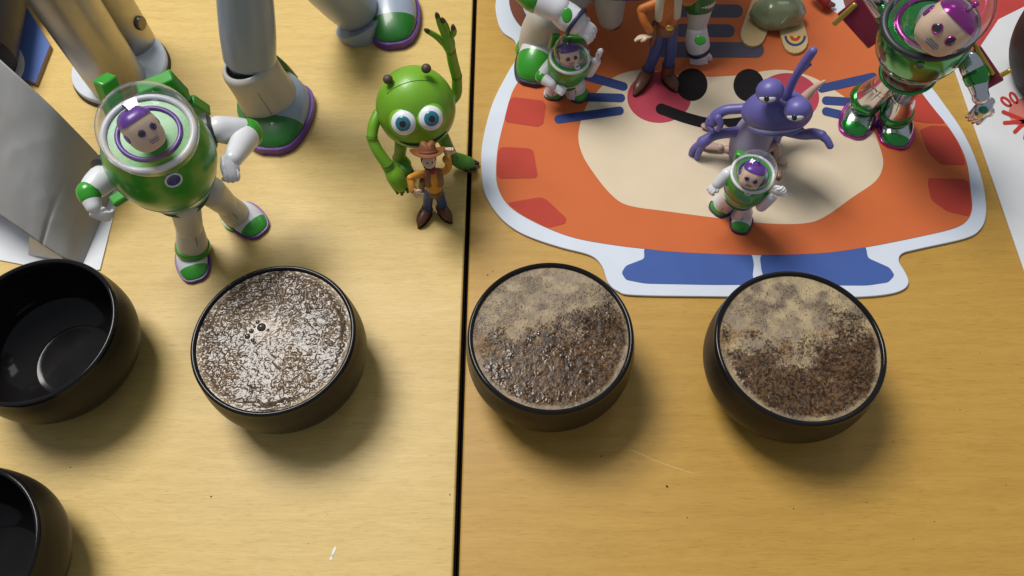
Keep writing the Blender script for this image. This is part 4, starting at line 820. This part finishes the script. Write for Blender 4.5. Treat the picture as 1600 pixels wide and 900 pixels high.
# ------------------------------------------------------------------ purple lizard
LIZ = mat('violet_plastic', (.125, .112, .36), .42, coat=.05, var=.06, bump=.12); LIZB = mat('lavender_belly', (.30, .28, .42), .42, var=.04); FLESH = mat('pink_translucent', (.52, .36, .29), .38, var=.06, sss=.3)
tH = Toy('toy_lizard', 'purple toy lizard with bulging eyes and one long antenna', (1165, 238), ZM, None)
limb(tH, 'body', LIZB, [(1166, 240, .004, 27), (1172, 222, .003, 31), (1183, 200, .0, 28), (1195, 184, -.002, 22)], seg=32, n=7)
limb(tH, 'back', LIZ, [(1180, 242, -.010, 24), (1188, 222, -.010, 28), (1198, 200, -.010, 26), (1205, 182, -.01, 20)], seg=32, n=7)
hc = tH.p(1213, 173, .010); k = pxm(hc); HF = frame(tH.dir(-.15, 1, .35), tH.dir(-.38, .0, 1))
def snout(q):
    s = 1.0-.18*max(0, q.z); return Vector((q.x*s, q.y, q.z))
HR = (55*k, 37*k, 36*k)
hd = tH.part('head', LIZ, ell, hc, HR, HF, 48, 30, fn=snout)
def hs(u, v, kf=1.): return hc+HF.col[0]*(HR[0]*u*kf)+HF.col[1]*(HR[1]*math.sqrt(max(0, 1-u*u-v*v))*kf)+HF.col[2]*(HR[2]*v*kf)
ml = [hs(u, -.52-.10*(1-(u/.80)**2), 1.0) for u in (-.80, -.6, -.3, 0, .3, .6, .80)]
tH.part('lower_lip', LIZ, tube, [p_-HF.col[2]*3.2*k for p_ in ml], [2*k, 3.6*k, 4.4*k, 4.6*k, 4.4*k, 3.6*k, 2*k], 5, 12, parent=hd)
tH.part('mouth', mat('pale_mouth', (.36, .38, .48), .4), tube, ml, [1*k, 2.6*k, 3.4*k, 3.6*k, 3.4*k, 2.6*k, 1*k], 5, 12, parent=hd)
for px, py in ((1203, 142), (1246, 171)):
    e = tH.p(px, py, .020); EF = frame((tH.T*.8+tH.S*-.1+ZUP*.35).normalized(), tH.dir(-.4, 0, 1))
    eb = tH.part('eye_bulge', LIZ, ell, e, (20.5*k, 20*k, 18.5*k), EF, 32, 20)
    ew = tH.part('eye', EYEW, ell, e+EF.col[1]*12.5*k-EF.col[2]*5.5*k, (13*k, 8*k, 7*k), EF, 22, 14, parent=eb)
    tH.part('pupil', BLACKG, ell, e+EF.col[1]*19.5*k-EF.col[2]*5.5*k, (4.2*k, 2.2*k, 4.6*k), EF, 14, 10, parent=eb)
P = [(1226, 158, .012, 8), (1234, 138, .010, 6.5), (1247, 113, .008, 6.5), (1260, 94, .006, 7.5), (1270, 80, .005, 7)]
an_, _ = limb(tH, 'antenna', LIZ, P, seg=20)
limb(tH, 'antenna_barb', LIZ, [(1246, 118, .008, 4), (1258, 106, .006, 4), (1266, 101, .005, 2.5)], an_, 14)
def lizarm(pts, hs_, fingers, m=LIZ):
    o, P = limb(tH, 'arm', m, pts, seg=18)
    for f_ in fingers: limb(tH, 'finger', m, [(*q[:3], q[3]) for q in f_], o, 12)
lizarm([(1178, 168, .004, 8), (1155, 170, .006, 8), (1134, 172, .008, 8), (1120, 180, .010, 9), (1114, 190, .012, 9)], 8, [[(1110, 186, .012, 6), (1106, 196, .014, 5), (1113, 203, .016, 4)], [(1122, 184, .014, 6), (1126, 195, .016, 5), (1122, 202, .017, 4)]])
lizarm([(1160, 204, .004, 8), (1140, 207, .008, 8), (1115, 212, .012, 8), (1098, 222, .016, 9.5)], 8, [[(1095, 224, .016, 7), (1083, 234, .018, 5.5), (1079, 246, .018, 4.5)], [(1097, 228, .018, 6), (1091, 240, .02, 5), (1088, 249, .02, 4)]])
lizarm([(1232, 206, .002, 8), (1255, 210, .004, 8.5), (1270, 209, .006, 9), (1284, 211, .008, 7.5)], 8, [[(1283, 211, .008, 7.5), (1292, 219, .010, 6), (1297, 228, .012, 5.5)]])
for pts in ([(1150, 236, .004), (1128, 234, .004), (1120, 246, .006)], [(1192, 236, .0), (1212, 228, .0), (1214, 246, -.002)], [(1160, 205, -.008), (1142, 205, -.01), (1130, 203, -.012)]):
    P = [tH.p(*q) for q in pts]; en = P[-1].copy(); en.z = ZM+.0035; P.append(en)
    tH.part('leg', FLESH, tube, P, [9*k, 7*k, 6.5*k, 6.5*k], 5, 18)
    tp = en+(tH.S*(-.014 if pts[0][0] < 1180 else .006)+tH.T*.003); fo = NB(); tube(fo, [en, en.lerp(tp, .6), tp], [7*k, 9*k, 6*k], 4, 18, flat=.5, up=(0, 0, 1)); obj('foot', fo, FLESH, tH.root)
limb(tH, 'tail', FLESH, [(1215, 205, -.012, 12), (1235, 178, -.022, 11), (1258, 152, -.03, 8), (1276, 135, -.034, 5), (1288, 127, -.036, 2.5)], seg=18)
# ------------------------------------------------------------------ putty lump on two craft sticks
STICK = mat('craft_stick_wood', (.60, .42, .19), .55, var=.08, vscale=90)
tK = Toy('stick_feet_craft', 'olive putty lump on two craft sticks, one with a rainbow mark', (1212, 30), ZM, None, 'craft')
for a0, b0, wd in (((1196, 0), (1177, 52), 20), ((1226, 0), (1243, 63), 20)):
    st = stroke([a0, b0], wd*2); s_ = NB(); P = [at(x, y, ZM+.0030) for x, y in st]; prism(s_, P, (0, 0, -.0027)); so = obj('craft_stick', s_, STICK, tK.root, bevel=.0004)
    if a0[0] > 1210:
        for rr, cn in ((17, 'navy'), (13, 'yellow'), (8.5, 'red'), (3.5, 'yellow')):
            cm = {'navy': matmats['navy'], 'yellow': mat('yellow_print', (.62, .45, .08), .5), 'red': matmats['red']}[cn]
            z = ZM+.0031+.0001*(17-rr)/4
            pts = [at(1242.5+rr*math.cos(q), 56+rr*.95*math.sin(q), z) for q in [math.pi*i/14 for i in range(15)]]
            s2 = NB(); prism(s2, pts, (0, 0, -.00008)); obj('rainbow_print', s2, cm, so)
def puddle(q):
    n_ = noise.noise(q*1.6+Vector((3, 1, 7)))*.16; return q*(1+n_)
e = at(1216, 20, ZM+.010); k = pxm(e)
tK.part('putty_lump', mat('olive_putty', (.22, .25, .13), .25, coat=.4, var=.06), ell, e, (42*k, 30*k, 26*k), None, 40, 26, fn=puddle)
e = at(1212, -16, ZM+.026); tK.part('pipe_body', mat('cream_stem', (.62, .58, .5), .5), tube, [e, e+ZUP*.05], [10*k, 9*k], 4, 20)
# ------------------------------------------------------------------ red toy hand near top edge
tL = Toy('toy_hand', 'small dark red knobbly toy hand poking in at the top edge beside the craft sticks', (1292, 10), ZM, None, 'toy hand')
RED = mat('dark_red_plastic', (.30, .02, .02), .4, coat=.2)
P = [tL.p(1272, -22, 0), tL.p(1283, -6, .004), tL.p(1290, 2, .006)]; k = pxm(P[0]); P[-1].z = max(P[-1].z, ZM+.006)
tL.part('palm', RED, tube, P, [9*k, 9*k, 8*k], 4, 18)
for dx, dy in ((-4, 9), (3, 10), (9, 6)):
    e = at(1293+dx, 2+dy, ZM+.0035); tL.part('finger', RED, tube, [P[-1], e], [4.5*k, 3.6*k], 4, 12)
# ------------------------------------------------------------------ steel tubes on a white base
STEEL = mat('brushed_steel', (.47, .44, .40), .36, metal=1, var=.08, vscale=40)
g = at(192, 112, 0); TB = thing('steel_stand', g, 'pair of brushed steel tubes rising from a white rubber edged base plate', 'stand')
RP = .0375
b = NB(); lathe(b, [(RP*.98, 0), (RP*1.03, .0004), (RP*1.03, .0028), (RP*.99, .0034)], g, None, 64, 1, True, True); obj('rubber_edge', b, mat('black_rubber', (.025, .022, .02), .7), TB)
b = NB(); lathe(b, [(RP*.97, .0025), (RP, .0030), (RP, .0066), (RP*.985, .0074)], g, None, 64, 1, True, True); obj('base_plate', b, mat('white_enamel', (.60, .65, .72), .35, coat=.3), TB)
c1 = at(186, 128, .007); RT = .0213
b = NB(); lathe(b, [(RT, 0), (RT, .235), (RT*.98, .236), (RT*.9, .236), (RT*.9, .20)], c1, None, 72, 1, True, True); obj('front_tube', b, STEEL, TB)
c2 = at(210, 66, .007); RT2 = .0165
b = NB(); lathe(b, [(RT2, 0), (RT2, .235), (RT2*.98, .236), (RT2*.9, .236), (RT2*.9, .20)], c2, None, 72, 1, True, True); t2 = obj('rear_tube', b, STEEL, TB)
kd = Vector((1, -.25, 0)).normalized(); kc = Vector((c2.x, c2.y, .0))+kd*RT2*.98+ZUP*.031
KF = Matrix((kd.orthogonal().normalized(), kd.cross(kd.orthogonal().normalized()), kd)).transposed()
b = NB(); lathe(b, [(.0045, -.001), (.0056, .0), (.0056, .0022), (.005, .003), (.003, .0034)], kc, KF, 32, 1, True, True); kn = obj('screw_knob', b, mat('dark_steel', (.2, .18, .16), .3, metal=1), t2)
# ------------------------------------------------------------------ grey paper bag
PAPER = mat('grey_white_paper', (.31, .305, .30), .55, var=.07, vscale=18, bump=.25, bscale=90); PAPW = mat('white_paper', (.70, .71, .74), .6, var=.03)
gb = at(60, 330, 0); BG = thing('paper_bag', gb, 'grey white creased paper bag lying behind the empty bowl at the left edge', 'paper bag')
top = [(183, 283, .0016), (172, 266, .014), (150, 238, .038), (112, 198, .066), (70, 156, .086), (0, 93, .105), (-90, 12, .115), (-150, -30, .06), (-170, -30, .001)]
bot = [(128, 414, .0016), (114, 409, .008), (97, 402, .014), (70, 385, .022), (45, 367, .029), (0, 336, .038), (-90, 272, .046), (-150, 250, .03), (-190, 260, .001)]
A = crom([at(*q) for q in top], 14); B_ = crom([at(*q) for q in bot], 14)
b = NB(); rows = []
for j in range(61):
    v = j/60; row = []
    for i, (p_, q_) in enumerate(zip(A, B_)):
        c = p_.lerp(q_, v); u = i/len(A)
        amp = .0034*min(1, u*8)*math.sin(math.pi*min(max(v*.94+.03, 0), 1))
        n_ = noise.noise(Vector((c.x*22, c.y*22, 3)))*.9+(.5-abs(noise.noise(Vector((c.x*34+5, c.y*26+c.x*12, 9)))))*1.1+(.4-abs(noise.noise(Vector((c.x*70, c.y*60-c.x*30, 2)))))*.45
        cr_ = -.0016*math.exp(-((u-.30-.10*v)/.012)**2)*max(0, (v-.35))*2
        row.append(b.verts.new(c+ZUP*(amp*n_+cr_)))
    rows.append(row)
for r0, r1 in zip(rows, rows[1:]):
    for i in range(len(r0)-1): b.faces.new((r0[i], r0[i+1], r1[i+1], r1[i]))
obj('front_panel', b, PAPER, BG, solid=.0004, smooth=180)
b = NB(); prism(b, [at(x, y, .0012) for x, y in ((188, 292), (156, 421), (100, 428), (30, 412), (-60, 395), (-180, 330), (-170, 0), (60, 150))], (0, 0, -.001)); obj('back_panel', b, PAPW, BG)
b = NB(); P = [at(*q) for q in ((98, 401.5, .0125), (97, 408, .0014), (44, 398, .0014), (46, 369, .027))]; prism(b, P, Vector((0, .0006, .0))); obj('gusset', b, PAPW, BG)
# ------------------------------------------------------------------ blue box and black jar, top left corner
gB = at(20, 70, 0); BB = thing('blue_box', gB, 'flat blue cardboard box with a white disc print in the top left corner', 'box')
ZB = .004
P = [at(x, y, ZB) for x, y in ((79, 71), (56, 131), (-120, 60), (-60, -90), (20, -25))]
b = NB(); prism(b, P, (0, 0, -(ZB-.0003))); obj('box_body', b, mat('brown_card', (.26, .17, .10), .7), BB, bevel=.0006)
cc_ = sum(P, Vector())/len(P); P2 = [q.lerp(cc_, .006)+ZUP*.0005 for q in P]
b = NB(); prism(b, P2, (0, 0, -.0004)); obj('lid_sheet', b, mat('blue_card', (.075, .14, .40), .5, var=.04), BB)
b = NB(); prism(b, [at(x, y, ZB+.0009) for x, y in oval(10, 100, 28, 34)], (0, 0, -.0003)); obj('disc_print', b, mat('white_card_print', (.66, .66, .62), .5), BB)
rj = .026; e0 = at(-36, 92, ZB+.001+rj); e1 = at(-14, -20, ZB+.001+rj); e0.z = e1.z = ZB+.001+rj
gj = Vector((e0.x, e0.y, ZB+.001)); JT = thing('black_canister', gj, 'black canister lying on the blue box, cut by the top left corner', 'canister')
dj_ = (e1-e0).normalized(); JF = Matrix((dj_.cross(ZUP), ZUP, dj_)).transposed()
part('canister_body', mat('black_satin', (.014, .012, .016), .45, spec=.3), JT, lathe, [(.001, 0), (rj*.9, 0), (rj, .002), (rj, .10), (rj*.96, .102), (.001, .102)], e0, JF, 56, 1, True, True)
part('canister_lid', mat('black_matte', (.03, .03, .032), .5), JT, lathe, [(rj*.97, .1025), (rj*.99, .1025), (rj*.99, .114), (rj*.95, .116), (.001, .1165)], e0, JF, 56, 1, True, True)
# ------------------------------------------------------------------ white printed sheet and dark jar, right edge
ZS = .0016
gS = Vector((.52, .38, 0)); SH = thing('printed_sheet', gS, 'white card sheet with red flower print along the right edge of the amber table', 'card sheet')
b = NB(); x0, x1, y0, y1 = .3335, .70, .12, .66; prism(b, [Vector((x0, y0, ZS)), Vector((x1, y0, ZS)), Vector((x1, y1, ZS)), Vector((x0, y1, ZS))], (0, 0, -(ZS-.0002))); obj('card', b, mat('white_card', (.72, .72, .73), .5, var=.02), SH, bevel=.0003)
REDP = mat('red_print', (.50, .045, .035), .5); PINKP = mat('salmon_print', (.62, .20, .16), .5)
def sp_(name, m, pts, lay):
    z = ZS+.00012*lay; bm = NB(); prism(bm, [at(x, y, z) for x, y in pts], (0, 0, -.00009)); obj(name, bm, m, SH)
sp_('flower_print', PINKP, oval(1608, 176, 32, 24), 1)
for q in ([(1600, 188), (1568, 175)], [(1600, 190), (1570, 192)], [(1600, 192), (1586, 206)], [(1606, 196), (1602, 216)]): sp_('stamen_print', REDP, stroke(q, 6.5), 2)
for cx, cy, an in ((1572, 159, .7), (1584, 153, 1.0)):
    pts = [(cx+9*math.cos(t)*math.cos(an)-4*math.sin(t)*math.sin(an), cy+9*math.cos(t)*math.sin(an)+4*math.sin(t)*math.cos(an)) for t in [2*math.pi*i/14 for i in range(15)]]
    sp_('petal_outline_print', REDP, stroke(pts, 4), 2)
sp_('red_panel_print', REDP, [(1500, -60), (1640, -60), (1620, 0), (1560, 30), (1530, 75), (1500, 90), (1488, 60)], 1)
gd = at(1660, 128, ZS+.0002); DJ = thing('dark_jar', gd, 'dark brown round jar standing on the white card, top right corner', 'jar')
jp = crom([Vector(q)*1.3 for q in ((.022, 0, 0), (.030, 0, .004), (.038, 0, .018), (.0405, 0, .036), (.038, 0, .056), (.030, 0, .072), (.022, 0, .080), (.021, 0, .088), (.0235, 0, .092))], 5)
part('jar_body', mat('dark_brown_glaze', (.016, .009, .008), .5, spec=.2, var=.2), DJ, lathe, [(v.x, v.z) for v in jp], gd, None, 72, 1, True, False, solid=.002)
part('jar_stopper', mat('black_stopper', (.012, .01, .01), .5), DJ, lathe, [(.0255, .107), (.0255, .125), (.021, .129), (.001, .13)], gd, None, 48, 1, True, True)
